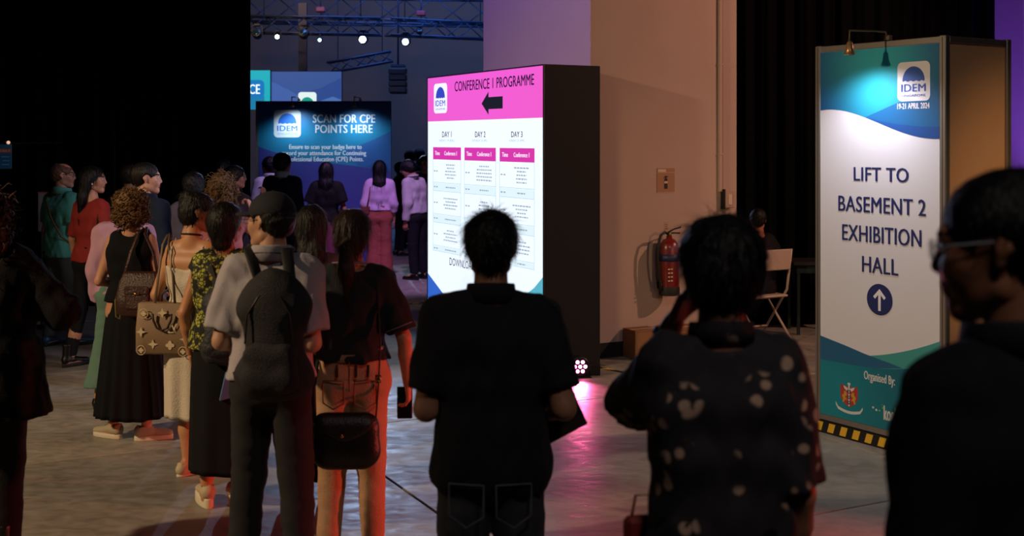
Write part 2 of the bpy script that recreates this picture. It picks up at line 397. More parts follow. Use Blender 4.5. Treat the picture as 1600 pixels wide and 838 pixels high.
    def top(s, m, sleeve=.62, hem=.50, t=.014, loose=.0, neck=.040, name='shirt', st=None, wr=.006, seed=0, stube=.016, low=None, hip=1.0, flare=0, res=None):
        h = s.h; hemz = hem*h-s.drop
        base = [p for p in s.torso(t+loose, hip)]
        if hem < .46:
            x = np.array([1.,0,0]); z = s.T(hem-.01); base.append(rc(s.pel-x*.042*h, z-x*.042*h, .059*h*s.g+t+loose, .061*h*s.g+t+loose+flare, k=.03)); base.append(rc(s.pel+x*.042*h, z+x*.042*h, .059*h*s.g+t+loose, .061*h*s.g+t+loose+flare, k=.03))
        arms = []; fat = 1.0 if s.male else .86
        for (S, e, wv) in s.arm:
            a = []
            if sleeve > 0:
                end = e if sleeve >= 1 else S+(e-S)*sleeve
                r1 = (.0235 if sleeve >= 1 else .031-.0075*sleeve)*h*fat
                a.append(rc(S, end, .031*h*fat+stube, r1+stube*1.25, k=.04)); cutp = end; cd = (e-S)/np.linalg.norm(e-S)
                if sleeve > 1:
                    end = e+(wv-e)*min(1.0, sleeve-1); a.append(rc(e, end, .0235*h*fat+stube*1.1, (.0235-.008*(sleeve-1))*h*fat+stube, k=.03)); cutp = end; cd = (wv-e)/np.linalg.norm(wv-e)
                arms.append((a, cutp, cd))
        allp = base+[p for a in arms for p in a[0]]
        f = Field(allp, res or s.res)
        P = f.P
        # hem and sleeve ends cut square
        f.d = np.maximum(f.d, hemz - P[..., 2]) if not arms else np.where(np.abs(P[..., 0]) < 9, f.d, f.d)
        if arms:
            tor = Field.__new__(Field); 
            ft = np.full(f.d.shape, .25); g2 = Field.__new__(Field); g2.lo, g2.hi, g2.res, g2.n, g2.P, g2.d = f.lo, f.hi, f.res, f.n, f.P, ft
            for p in base: g2.add(p)
            g2.d = np.maximum(g2.d, hemz-P[..., 2]); res_ = g2.d
            for a, cp, cd in arms:
                g3 = Field.__new__(Field); g3.lo, g3.hi, g3.res, g3.n, g3.P = f.lo, f.hi, f.res, f.n, f.P; g3.d = np.full(f.d.shape, .25)
                for p in a: g3.add(p)
                near = np.linalg.norm(P-cp, axis=-1) < .09*h/1.7+.03
                g3.d = np.where(near, np.maximum(g3.d, (P-cp)@cd), g3.d)
                k = .022; hh = np.clip(.5+.5*(res_-g3.d)/k, 0, 1); res_ = res_*(1-hh)+g3.d*hh-k*hh*(1-hh)
            f.d = res_
        f.wobble(wr, 26, seed+1, st or (1,1,.55)); f.wobble(wr*.5, 60, seed+5, (1,1,.4))
        f.sub(rc(s.T(.845), s.H((0,-.01,-.04)), neck*h, .06*h), k=.01)
        if low is not None: f.cut(lambda P: low(P, s))
        s.topobj = s.put(name, f, m); return s.topobj
    def collar(s, m, r=.046, hgt=.030, open_=.5, parent=None):
        n = 28; mb = MB(); c = s.T(.838); up = (s.H((0,-.02,-.05))-c); up /= np.linalg.norm(up); rings = []
        h = s.h
        for (rr, zz) in ((r*1.12, -.006), (r*1.02, hgt*.9), (r*1.0, hgt), (r*.96, hgt*.95), (r*.95, -.006)):
            ring = []
            for k in range(n):
                a = -math.pi/2 + (open_*.5) + (2*math.pi-open_)*k/(n-1) + math.pi
                dip = .5+.5*math.sin(a)  # front is lower
                ring.append(c+np.array([math.cos(a)*rr*h, math.sin(a)*rr*h*.98+.002, 0])+np.array([0,0,1])*(zz*h-(dip*.014*h))+np.array([0, .006, 0]))
            rings.append(ring)
        # open strip
        V = [p for rg in rings for p in rg]; Fc = []
        for i in range(len(rings)):
            j = (i+1) % len(rings)
            for k in range(n-1): Fc.append((i*n+k, i*n+k+1, j*n+k+1, j*n+k))
        mb.add(V, Fc, True); return mb.build('collar', m, parent or s.topobj)
    def trousers(s, m, t=.012, t2=.016, waist=.60, end=.055, name='trousers', wr=.005, seed=3, flare=0, hip=1.0):
        h = s.h; x = np.array([1.,0,0])
        base = [rc(s.T(.515)-x*(.040 if s.male else .045)*h*hip, s.T(.515)+x*(.040 if s.male else .045)*h*hip, .058*h*s.g+t, k=.03), rc(s.T(.57)-x*.034*h, s.T(.57)+x*.034*h, .054*h*s.g+t, k=.03), rc(s.T(.61)-x*.030*h, s.T(.61)+x*.030*h, .050*h*s.g+t, k=.03)]
        for (hip_, kn, an, yw) in s.legs:
            gg = s.g**.5
            base += [rc(hip_, kn, .047*h*gg+t, .031*h+t*.6+t2*.5, k=.02), rc(kn, an, .031*h+t*.5+t2*.5, .020*h+t2+flare, k=.02)]
        f = Field(base, s.res)
        ww = waist*h-s.drop
        f.cut(lambda P: np.maximum(P[..., 2]-ww, end*h-P[..., 2]))
        f.wobble(wr*.6, 17, seed, (.8,.8,.9)); f.wobble(wr*.35, 41, seed+3, (.6,.6,1.1))
        s.botobj = s.put(name, f, m); return s.botobj
    def skirt(s, m, top=.60, hem=.10, r0=.080, r1=.15, folds=17, amp=.014, name='skirt', dy=0, dx=0, ell_=.75, seed=0, hip=.108):
        h = s.h; n = 120; rings = []; rs = random.Random(seed); ph = [rs.uniform(0, 6.28) for _ in range(4)]
        M = 26
        for j in range(M+1):
            q = j/M; z = top+(hem-top)*q
            base = r0+(hip-r0)*min(1, q*3.6)**.8 if q < .28 else hip+(r1-hip)*((q-.28)/.72)
            ring = []
            for k in range(n):
                a = 2*math.pi*k/n
                fo = amp*(q**1.1)*(math.sin(folds*a+ph[0]+.9*math.sin(2*a+ph[1]))*.7+.5*math.sin(folds*.61*a+ph[2]+q*1.5))
                rr = (base+fo)
                el = ell_+(.95-ell_)*q
                ring.append(((rr*math.cos(a)+dx*q)*h, (rr*math.sin(a)*el+dy*q)*h+s.lean*(z-.5)*h, z*h+.004*math.sin(3*a+ph[3])*q))
            rings.append(ring)
        inner = [[(x*.97, y*.97, z+.003) for x, y, z in rings[-1]], [(x*.9, y*.9, z+.0) for x, y, z in rings[-4]]]
        o = MB().rings(rings+inner, False, False).build(name, m, s.root); s.botobj = o; return o
    def shoes(s, m, sole=None, kind='shoe', only=(1,1)):
        h = s.h; L = .152*h*(1 if s.male else .94); sm = sole or mat('rubber_sole', '16140f', .7)
        shh = {'sneaker': .026, 'platform': .048, 'shoe': .014, 'boot': .028, 'flat': .008}[kind]
        for i, (hip, kn, an, yw) in enumerate(s.legs):
            if not only[i]: continue
            sh = link('shoe', None, s.root)
            wd = .044; f = Field([rc((0,-.045,shh+.030), (0,.01,shh+.034), .036, k=.02), rc((0,0,shh+.034), (0,L-.10,shh+.010), .036, .034, k=.02, flat=.75, fdir=(0,0,1)),
                 rc((0,-.035,shh+.04), (0,-.030,shh+(.16 if kind == 'boot' else .058)), .036 if kind != 'flat' else .02, .040 if kind == 'boot' else .034, k=.02)], .006 if s.res < .014 else .008)
            f.cut(lambda P: shh+.002-P[..., 2])
            if kind not in ('boot',):
                f.sub(rc((0,-.028,shh+.062), (0,-.020,shh+.11), .030, .04), k=.005)
            if kind == 'boot': f.cut(lambda P: P[..., 2]-(shh+.17))
            v, q = f.mesh(); link_o = raw_mesh('shoe', v, q, [m]); sh.data = None
            bpy.data.objects.remove(sh)
            loc = (float(an[0]), float(an[1]), 0)
            sh = link('shoe', link_o, s.root, loc, (0,0,yw))
            out = []
            for k in range(28):
                a = 2*math.pi*k/28; c_, s_ = math.cos(a), math.sin(a)
                yy = s_*(L*.5+.006); xx = c_*(.043+.006*(s_))*(1 if abs(s_) < .8 else 1)
                out.append((math.copysign(abs(c_)**.75, c_)*(.040+.005*s_), (L-.10-.045)/2+ yy))
            mb = MB(); mb.rings([[(x*.97, y, 0.0) for x, y in out], [(x*1.03, y, .005) for x, y in out], [(x*1.03, y, shh-.002) for x, y in out], [(x*.97, y*.995, shh+.005) for x, y in out]])
            mb.build('sole', sm, sh)
            if kind in ('sneaker', 'boot'):
                lb = MB()
                for q_ in range(4): lb.tube([(-.018,.018+q_*.016,shh+.062-q_*.006), (0,.02+q_*.016,shh+.069-q_*.006), (.018,.018+q_*.016,shh+.062-q_*.006)], .0028, 5)
                lb.build('laces', mat('shoe_laces', '8f8a80', .8) if kind == 'sneaker' else mat('boot_laces', '101010', .8), sh)
    # -------- hair
    def hair(s, style, color, length=.2, n=900, slen=.035, seed=1, res=None, part=0):
        m = hairmat(color); rs = np.random.default_rng(seed); hr_ = res or max(.006, s.res*.5)
        pr = [ell((0,-.020,.036), (.0865,.104,.087), .02)]
        if style in ('short', 'fade', 'cap', 'balding'): pr += [ell((0,-.056,-.012), (.064,.056,.062), .03)]
        if style in ('bob', 'long', 'ponytail', 'bun'): pr += [ell((0,-.045,-.02), (.080,.075,.080), .03)]
        if style == 'bob': pr += [rc((0,-.05,.0), (0,-.052,-length*.5), .088, .060, k=.03, flat=.85), ell((0,-.03,.03),(.094,.103,.094),.02)]
        if style == 'full': pr = [ell((0,-.020,.030), (.098,.110,.094), .02), ell((0,-.048,-.02), (.088,.070,.080), .03)]
        if style == 'long':
            pr += [rc((-.032,-.05,-.0), (-.034,-.088,-length*.45), .062, .058, k=.04, flat=.8), rc((.032,-.05,0), (.034,-.088,-length*.45), .062, .058, k=.04, flat=.8),
                   rc((-.030,-.088,-length*.45), (-.022,-.108,-length), .058, .036, k=.04, flat=.6), rc((.030,-.088,-length*.45), (.022,-.108,-length), .058, .036, k=.04, flat=.6)]
        if style == 'ponytail':
            pr += [rc((0,-.105,-.02), (0,-.128,-.06), .020, .026, k=.012), rc((0,-.128,-.06), (0,-.135,-length*.6), .030, .038, k=.02), rc((0,-.135,-length*.6), (0,-.130,-length), .036, .014, k=.02)]
        if style == 'bun': pr += [ell((0,-.085,.085), (.050,.045,.038), .012)]
        if style == 'curly': pr = [ell((0,-.03,.028), (.108,.112,.100), .02), ell((0,-.04,-.055), (.118,.095,.075), .03)]
        if style == 'wavy': pr = [ell((0,-.03,.028), (.098,.112,.098), .02), rc((-.035,-.04,-.03), (-.05,-.07,-length), .075, .055, k=.04), rc((.035,-.04,-.03), (.05,-.07,-length), .075, .055, k=.04)]
        f = Field(pr, hr_/s.hs, .03)
        fc = ell((0,.115,-.05), (.078,.093,.112)) if style not in ('curly', 'wavy', 'full') else ell((0,.125,-.045), (.072,.095,.10))
        f.sub(fc, k=.01)
        f.sub(rc((0,.06,-.12), (0,.02,-.14), .07), k=.01)
        if style in ('short', 'fade', 'balding', 'cap', 'ponytail', 'bun'):
            for sd in (-1, 1): f.sub(ell((sd*.085,.004,-.008), (.028,.028,.040)), k=.008)
        if style in ('short', 'balding', 'fade', 'cap', 'full'):
            zc = {'short': -.070, 'balding': -.055, 'fade': -.05, 'cap': -.06, 'full': -.088}[style]
            f.cut(lambda P: zc-P[..., 2]+.25*(P[..., 1]+.05))
        if style == 'balding': f.sub(ell((0,.025,.12), (.064,.085,.060)), k=.008)
        if style == 'cap': f.cut(lambda P: P[..., 2]-.045)
        amp = {'curly': .010, 'wavy': .010, 'short': .0035, 'full': .004, 'fade': .001}.get(style, .003)
        st = (1,1,.25) if style in ('long', 'ponytail', 'bob') else (1,1,1)
        f.wobble(amp, 70, seed, st); f.wobble(amp*.6, 150, seed+2, st)
        v, q = f.mesh(); me0 = raw_mesh('t', v, q); nn = np.zeros(len(v)*3, dtype=np.float32); me0.vertices.foreach_get('normal', nn); nn = nn.reshape(-1, 3); bpy.data.meshes.remove(me0)
        parts = [(v, q, 0)]
        ok = np.arange(len(v))
        inner = ((v-np.array([0,-.02,.02]))*nn).sum(1) > 0; ok = ok[inner]
        pick = rs.choice(ok, min(n, len(ok)), replace=False)
        if style in ('curly', 'wavy'):
            for i in pick[:n]:
                p, no = v[i], nn[i]; dn = np.array([0,0,-1.]); dn = dn-no*(dn@no); dn += rs.normal(0, .35, 3); dn /= np.linalg.norm(dn)+1e-6; sdv = np.cross(dn, no)
                r_ = .009 if style == 'curly' else .010; L_ = rs.uniform(.025, .05)*(1 if style == 'curly' else 1.7); pts = []
                ph = rs.uniform(0, 6.28); tw = 1.6 if style == 'curly' else 1.3
                K = 11
                for k in range(K):
                    a = ph+k/(K-1)*tw*6.28
                    pts.append(p+dn*L_*k/(K-1)+no*(.003+r_*math.cos(a))+sdv*r_*math.sin(a))
                a, b = np_tube(pts, [.0040*(1-.5*k/(K-1)) for k in range(K)], 4); parts.append((a, b, 0))
        else:
            crown = np.array([.01,-.055,.115]); P0 = v[pick]; N0 = nn[pick]
            fl = P0-crown; fl[:, 2] -= .05 if style not in ('long', 'ponytail') else .4
            fl -= N0*(fl*N0).sum(1)[:, None]; fl += rs.normal(0, .012 if style not in ('short', 'full') else .03, fl.shape); fl /= np.linalg.norm(fl, axis=1)[:, None]+1e-6
            side = np.cross(fl, N0); L_ = slen*rs.uniform(.5, 1.4, len(P0))[:, None]; wdt = .0016
            rows = []
            up_ = .010 if style == 'short' else .004
            for j in range(4):
                t_ = j/3; c_ = P0+fl*L_*t_+N0*(.0005+up_*math.sin(t_*1.9)*(.4+.6*rs.random((len(P0), 1)))-.004*t_*t_); ww = wdt*(1-.85*t_)
                rows.append(c_-side*ww); rows.append(c_+side*ww)
            Vv = np.stack(rows, 1).reshape(-1, 3); nb = len(P0); base = np.arange(nb)[:, None]*8
            q2 = np.concatenate([base+np.array([[2*j, 2*j+1, 2*j+3, 2*j+2]]) for j in range(3)])
            parts.append((Vv, q2, 0))
        V, Fc, mi = joinm(parts); V = (V*s.hs) @ s.hr.T + s.hc
        s.hairobj = link('hair', raw_mesh('hair', V, Fc, [m]), s.root); return s.hairobj
    # -------- accessories worn
    def glasses(s, m, lens=None):
        mb = MB()
        for sd in (-1, 1):
            pts = [s.H((sd*.033+.022*math.cos(a), .101-.012*abs(math.cos(a)*.5+.5*sd*0), .004+.016*math.sin(a))) for a in [k*2*math.pi/16 for k in range(16)]]
            mb.tube(pts, .0014*s.h/1.7, 5, closed=True)
            mb.tube([s.H((sd*.055,.097,.009)), s.H((sd*.077,.05,.012)), s.H((sd*.081,-.012,.014)), s.H((sd*.079,-.028,-.002))], .0017, 5)
        mb.tube([s.H((-.011,.104,.006)), s.H((0,.107,.010)), s.H((.011,.104,.006))], .0016, 5)
        g_ = mb.build('glasses', m, s.root)
        l = MB()
        for sd in (-1, 1):
            l.rings([[s.H((sd*.033+.0215*math.cos(a), .1005+o, .004+.0155*math.sin(a))) for a in [k*2*math.pi/16 for k in range(16)]] for o in (0, .0012)])
        l.build('lens', lens or mat('spectacle_lens', 'e8ecf5', .08, alpha=.3, spec=.8), g_)
        return g_
    def necklace(s, m, r=.043, w=.007, name='lanyard', drop=.10, flat=.25):
        mb = MB(); c = s.T(.825); h = s.h; pts = []
        for k in range(17):
            a = math.pi*(-.12)+(math.pi*1.24)*(k/16)
            pts.append(c+np.array([math.cos(a)*r*h*1.28, -math.sin(a)*r*h*1.05-.006, (.020+.006*math.sin(a))*h]))
        f0, f1 = s.T(.74)+np.array([.018*h,.085*h,0]), s.T(.74)+np.array([-.018*h,.085*h,0]); b_ = s.T(.66)+np.array([0,.098*h,0])
        mb.tube([b_, f0]+pts+[f1, b_], w, 6, flat=.3, up=(0,0,1)); return mb.build(name, m, s.root)
    def strap(s, m, pts, w=.014, name='strap', parent=None):
        mb = MB(); mb.tube([np.array(p)*s.h for p in pts], w, 8, flat=.25, up=(0,1,.2)); return mb.build(name, m, parent or s.root)
# ------------------------------------------------------------------ the setting
def floor_build(nt, b):
    N = nt.nodes; L = nt.links
    tc = N.new('ShaderNodeNewGeometry'); mp = N.new('ShaderNodeMapping'); mp.inputs['Rotation'].default_value = (0,0,.45); mp.inputs['Scale'].default_value = (1,1.6,1); L.new(tc.outputs['Position'], mp.inputs[0])
    n1 = N.new('ShaderNodeTexNoise'); n1.inputs['Scale'].default_value = 1.1; n1.inputs['Detail'].default_value = 8; n1.inputs['Roughness'].default_value = .62; L.new(mp.outputs[0], n1.inputs[0])
    n2 = N.new('ShaderNodeTexNoise'); n2.inputs['Scale'].default_value = 9; n2.inputs['Detail'].default_value = 8; n2.inputs['Distortion'].default_value = .6; L.new(mp.outputs[0], n2.inputs[0])
    n3 = N.new('ShaderNodeTexNoise'); n3.inputs['Scale'].default_value = 160; n3.inputs['Detail'].default_value = 3; L.new(tc.outputs['Position'], n3.inputs[0])
    cr = N.new('ShaderNodeValToRGB'); cr.color_ramp.elements[0].position = .30; cr.color_ramp.elements[0].color = (*lin('6a665f'), 1); cr.color_ramp.elements[1].position = .72; cr.color_ramp.elements[1].color = (*lin('b1aaa0'), 1)
    mx = N.new('ShaderNodeMath'); mx.operation = 'MULTIPLY_ADD'; mx.inputs[1].default_value = .45; L.new(n2.outputs[0], mx.inputs[0])
    m2 = N.new('ShaderNodeMath'); m2.operation = 'MULTIPLY'; m2.inputs[1].default_value = .55; L.new(n1.outputs[0], m2.inputs[0]); L.new(m2.outputs[0], mx.inputs[2]); L.new(mx.outputs[0], cr.inputs[0])
    oi = N.new('ShaderNodeObjectInfo'); mr = N.new('ShaderNodeMapRange'); mr.inputs[3].default_value = .72; mr.inputs[4].default_value = 1.06; L.new(oi.outputs['Random'], mr.inputs[0])
    hv = N.new('ShaderNodeHueSaturation'); L.new(mr.outputs[0], hv.inputs['Value']); L.new(cr.outputs[0], hv.inputs['Color']); L.new(hv.outputs[0], b.inputs['Base Color'])
    rr = N.new('ShaderNodeMapRange'); rr.inputs[1].default_value = .3; rr.inputs[2].default_value = .7; rr.inputs[3].default_value = .36; rr.inputs[4].default_value = .56; L.new(n2.outputs[0], rr.inputs[0]); L.new(rr.outputs[0], b.inputs['Roughness'])
    bp = N.new('ShaderNodeBump'); bp.inputs['Strength'].default_value = .12; bp.inputs['Distance'].default_value = .02
    ad = N.new('ShaderNodeMath'); ad.operation = 'MULTIPLY_ADD'; ad.inputs[1].default_value = .12; L.new(n3.outputs[0], ad.inputs[0]); L.new(n2.outputs[0], ad.inputs[2]); L.new(ad.outputs[0], bp.inputs['Height']); L.new(bp.outputs[0], b.inputs['Normal'])
MFLOOR = noded('polished_concrete', floor_build); MFLOOR.node_tree.nodes['Principled BSDF'].inputs['Specular IOR Level'].default_value = .55
floor = MB().box((-13,-5,-.2),(13,33,-.012)).build('floor', mat('joint_filler', '2a2724', .8), None); tag(floor, kind='structure')
sd_, sn_ = math.cos(R(27)), math.sin(R(27))
SL = 2.9
for i in range(-7, 10):
    for j in range(-4, 12):
        cx, cy = (i+.35)*SL, (j+.15)*SL
        X, Y = cx*sd_-cy*sn_, cx*sn_+cy*sd_
        if not (-11 < X < 11 and -3.2 < Y < 31): continue
        sl = MB().box((-SL/2+.006,-SL/2+.006,-.15),(SL/2-.006,SL/2-.006,0), .004).build('slab', MFLOOR, floor, (X, Y, 0), (0,0,R(27)))
MBLK = mat('black_paint', '0c0b0d', .7); MCEIL = mat('ceiling_black', '14151c', .8, vary=.2)
def struct(o): return tag(o, kind='structure')
struct(MB().box((-12,-5,7.2),(12,33,7.4)).build('ceiling', MCEIL))
struct(MB().box((-12,30.9,0),(12,31.2,7.2)).build('wall_back', mat('hall_wall', '75645a', .9, vary=.12, vscale=1.5)))
struct(MB().box((-12.2,-5,0),(-12,31.2,7.2)).build('wall_left', MBLK)); struct(MB().box((12,-5,0),(12.2,31.2,7.2)).build('wall_right', MBLK)); struct(MB().box((-12.2,-5.2,0),(12.2,-5,7.2)).build('wall_front', MBLK))
# the plastered pillar: a long face towards the camera's right and a narrow purple-lit face
MPL = mat('pillar_plaster', 'b59d92', .85, bump=.15, bscale=90, vary=.05, vscale=3)
PC = Vector((.70, 10.56, 0)); PANG = math.atan2(.455, .89)
def pillar_box(lo, hi, bev=0): return MB().box(lo, hi, bev)
pl = pillar_box((0,0,.0),(1.62,2.2,7.2)).build('wall_pillar', MPL, None, PC, (0,0,PANG)); struct(pl)
bs = pillar_box((-.012,-.012,0),(1.632,2.2,.135)).build('baseboard_pillar', MBLK, None, PC, (0,0,PANG)); struct(bs)
PM = Matrix.Translation(PC) @ Matrix.Rotation(PANG, 4, 'Z')
pl2 = pillar_box((0,0,0),(2.4,1.2,7.2)).build('wall_far_pillar', MPL, None, (5.17,12.9,0), (0,0,R(4))); struct(pl2)

# black drapes
MDR = mat('black_drape', '070709', .92, bump=.2, bscale=200, vary=.3, vscale=4, stretch=(6,6,.3), spec=.06)
def drape(x0, y0, x1, y1, h, seed, group, label):
    label = label; rs = random.Random(seed); A = Vector((x0, y0, 0)); B = Vector((x1, y1, 0)); d = B-A; Ln = d.length; u = d/Ln; nv = Vector((u.y, -u.x, 0)); n = int(Ln/.022)
    ph = [rs.uniform(0, 6.3) for _ in range(4)]; rows = []
    rt = thing('curtain', label, 'curtain', (A+B)/2, math.atan2(u.y, u.x), group)
    for z in (.01, .6, 1.6, 2.8, 4.2, h):
        row = []
        for i in range(n+1):
            s_ = i/n*Ln-Ln/2; a = .045*math.sin(s_*2*math.pi/.21+ph[0]+.8*math.sin(s_*3+ph[1])+.12*z)+.018*math.sin(s_*2*math.pi/.083+ph[2])
            row.append((s_, a*(1-.25*z/h), z))
        rows.append(row)
    V = [p for r in rows for p in r]; m = n+1; Fc = [(j*m+i, j*m+i+1, (j+1)*m+i+1, (j+1)*m+i) for j in range(len(rows)-1) for i in range(n)]
    k = len(V); V2 = [(x, y+.006, z) for x, y, z in V]; Fc += [tuple(q+k for q in reversed(f)) for f in Fc]
    MB().add(V+V2, Fc, True).build('drape_cloth', MDR, rt)
    MB().box((-Ln/2+.01,-.05,.0),(Ln/2-.01,.05,.016), .004).build('hem', MDR, rt)
    MB().tube([(-Ln/2,0,h), (Ln/2,0,h)], .025, 10).build('rail', MBLK, rt)
xs = [-11.2,-9.55,-7.9,-6.3,-4.7,-3.10]
for i in range(5):
    drape(xs[i], 14.0, xs[i+1]+.0, 14.0, 6.2, i, 'black drapes behind the queue', ['black drape panel outside the frame to the left of the blue and orange notice','black drape panel behind the small blue and orange hanging notice','black drape panel behind the man in the sea green polo shirt','black drape panel behind the man in the dark navy shirt','black drape panel ending beside the teal screen and scan panel'][i])
xs = [2.16,3.30,4.35,5.13]
for i in range(3):
    drape(xs[i], 12.6+.0*i, xs[i+1]+.0, 12.6, 6.2, 20+i, 'black drapes right of the pillar', ['black drape panel touching the right edge of the plastered pillar','middle black drape panel behind the dark table','black drape panel behind the lift sign, ending at the purple wall'][i])

# ------------------------------------------------------------------ flat print helpers: local x along the face, z up, -y towards the viewer
def face_coord(face, px, py):
    o, ang = face; u = Vector((math.cos(ang), math.sin(ang), 0)); n = Vector((math.sin(ang), -math.cos(ang), 0)); C = Vector((0,0,EYE))
    d = Vector(((px-800)/F, 1, -(py-HORIZON)/F)); t = (Vector(o)-C).dot(n)/d.dot(n); p = C+d*t-Vector(o); return p.dot(u), p.z
TXT = {}
def text(s, face_parent, m, u0, u1, v0, v1, y, bold=.0, name='lettering', th=.0012, shear=0):
    """text squeezed to fill the box u0..u1, v0..v1 of the face"""
    key = (s, bold)
    if key not in TXT:
        c = bpy.data.curves.new('t', 'FONT'); c.body = s; c.size = 1; c.offset = 0; c.align_x = 'LEFT'; c.resolution_u = 3; c.space_character = 1.04
        o = bpy.data.objects.new('t', c); COL.objects.link(o); bpy.context.view_layer.update()
        me = bpy.data.meshes.new_from_object(o.evaluated_get(bpy.context.evaluated_depsgraph_get())); bpy.data.objects.remove(o)
        V = np.zeros(len(me.vertices)*3, dtype=np.float32); me.vertices.foreach_get('co', V); TXT[key] = (V.reshape(-1, 3)[:, :2].copy(), [tuple(p.vertices) for p in me.polygons])
    V, Fc = TXT[key]; lo, hi = V.min(0), V.max(0); q = (V-lo)/(hi-lo)
    W = [(float(u0+(u1-u0)*a), y, float(v0+(v1-v0)*b)) for a, b in q]
    if bold > 0:                                   # heavier strokes: the outline repeated a hair to each side
        dx = .022*(v1-v0)+.5*bold*(v1-v0); n = len(W)
        W = [(x-dx, y_, z) for x, y_, z in W]+[(x, y_-.0001, z+dx*.4) for x, y_, z in W]+[(x+dx, y_-.0002, z) for x, y_, z in W]
        Fc = [tuple(i+k*n for i in f) for k in range(3) for f in Fc]
    me = bpy.data.meshes.new(name); me.from_pydata(W, [], Fc); me.materials.append(m); me.update(); return link(name, me, face_parent)
def rrect(u0, u1, v0, v1, r, n=6):
    out = []
    for cx, cz, a0 in ((u1-r, v1-r, 0), (u0+r, v1-r, 90), (u0+r, v0+r, 180), (u1-r, v0+r, 270)):
        for k in range(n+1): a = R(a0+90*k/n); out.append((cx+r*math.cos(a), cz+r*math.sin(a)))
    return out
def plate(name, poly, y, m, parent, th=.0006): return MB().plate(poly, y, y+th).build(name, m, parent)
def idem(parent, u0, u1, v0, v1, y, mw, mb_, mg=None, sub='SINGAPORE'):
    w_, h_ = u1-u0, v1-v0
    lg = plate('logo', rrect(u0, u1, v0, v1, .14*w_), y, mw, parent)
    cx, cz, r_, rz_ = u0+.5*w_, v0+.52*h_, .34*w_, .36*h_
    dome = [(cx+r_*math.cos(R(a)), cz+rz_*math.sin(R(a))) for a in range(0, 181, 10)]
    # scalloped underside
    k = 4; low = []
    for i in range(k):
        for q in range(1, 6): 
            t_ = (i+q/6)/k; low.append((cx-r_+2*r_*t_, cz-.045*h_+.045*h_*abs(math.sin(math.pi*(t_*k)))))
    plate('logo_dome', dome+low, y-.001, mb_, lg)
    text('IDEM', lg, mb_, u0+.13*w_, u0+.87*w_, v0+.24*h_, v0+.43*h_, y-.002, .02)
    text(sub, lg, mg or mb_, u0+.13*w_, u0+.87*w_, v0+.11*h_, v0+.17*h_, y-.002)
    return lg
def curve_poly(top_pts, base_v):
    return [(top_pts[0][0], base_v)]+[(top_pts[-1][0], base_v)]+list(reversed(top_pts))

# ------------------------------------------------------------------ lift sign
LO = Vector((2.04, 7.97, 0)); LANG = math.atan2(-.845, .535); LF = (LO, LANG)
lift = thing('directional_sign', 'tall white and blue sign in an aluminium frame pointing to the basement exhibition lift', 'sign', LO, LANG)
ALU = mat('aluminium', 'a9a29c', .38, metal=.85); MTAN = mat('side_panel_laminate', 'c99a72', .75, vary=.04)
W_, H_, Dp = 1.04, 2.585, .64
mb = MB()
MB().box((.03,.015,.09),(W_-.03,Dp-.02,H_-.05)).build('core_box', mat('sign_core', 'b9b4ae', .8), lift)
for (x, yy) in ((0,0),(W_-.045,0),(0,Dp-.045),(W_-.045,Dp-.045)):
    p = MB().box((x,yy,.075),(x+.045,yy+.045,H_), .004).build('post', ALU, lift)
    g = MB(); 
    g.box((x+.020,yy-.0012,.08),(x+.025,yy+.0,H_-.01)); g.box((x+.0450,yy+.020,.08),(x+.0462,yy+.025,H_-.01)); g.build('groove_strip', mat('groove_painted_shade', '3a3634', .6), p)  # dark strips on the post faces, groove shade put into the colour
for z in (.085, H_-.045):
    MB().box((.045,.002,z),(W_-.045,.042,z+.04), .003).build('rail', ALU, lift); MB().box((W_-.042,.045,z),(W_-.003,Dp-.045,z+.04), .003).build('rail', ALU, lift)
    MB().box((.003,.045,z),(.042,Dp-.045,z+.04), .003).build('rail', ALU, lift)
sp = MB().box((W_-.03,.045,.12),(W_-.018,Dp-.045,H_-.045)).build('side_panel', MTAN, lift); tag(sp, 'tan laminate side panel')
PW = mat('print_white', 'dcdce6', .45); NAVY = mat('print_navy', '1d2a66', .45)
def header_build(c0, c1, cx, cz, rad):
    def f(nt, b):
        N = nt.nodes; L = nt.links; tc = N.new('ShaderNodeTexCoord'); sx = N.new('ShaderNodeSeparateXYZ'); L.new(tc.outputs['Object'], sx.inputs[0])
        vm = N.new('ShaderNodeVectorMath'); vm.operation = 'DISTANCE'; vm.inputs[1].default_value = (cx, 0, cz); L.new(tc.outputs['Object'], vm.inputs[0])
        mr = N.new('ShaderNodeMapRange'); mr.interpolation_type = 'SMOOTHSTEP'; mr.inputs[1].default_value = 0; mr.inputs[2].default_value = rad; L.new(vm.outputs['Value'], mr.inputs[0])
        mx = N.new('ShaderNodeMix'); mx.data_type = 'RGBA'; mx.inputs[6].default_value = (*lin(c0), 1); mx.inputs[7].default_value = (*lin(c1), 1); L.new(mr.outputs[0], mx.inputs[0]); L.new(mx.outputs[2], b.inputs['Base Color'])
    return f
gp = MB().plate([(.045,.125),(W_-.045,.125),(W_-.045,H_-.045),(.045,H_-.045)], .004, .012).build('graphic_panel', PW, lift); tag(gp, 'printed white, blue and teal graphic panel')
fc = lambda px, py: face_coord(LF, px, py)
T0, T1 = H_-.0455, .1255; uL, uR = .0455, W_-.0455
def wave(pts, n=30):
    us = [p[0] for p in pts]; out = []
    for k in range(n+1):
        u = uL+(uR-uL)*k/n
        # Catmull style cosine blend
        for i in range(len(pts)-1):
            if u <= pts[i+1][0] or i == len(pts)-2:
                a, b = pts[i], pts[i+1]; t_ = (u-a[0])/(b[0]-a[0]); out.append((u, a[1]+(b[1]-a[1])*t_)); break
    return out
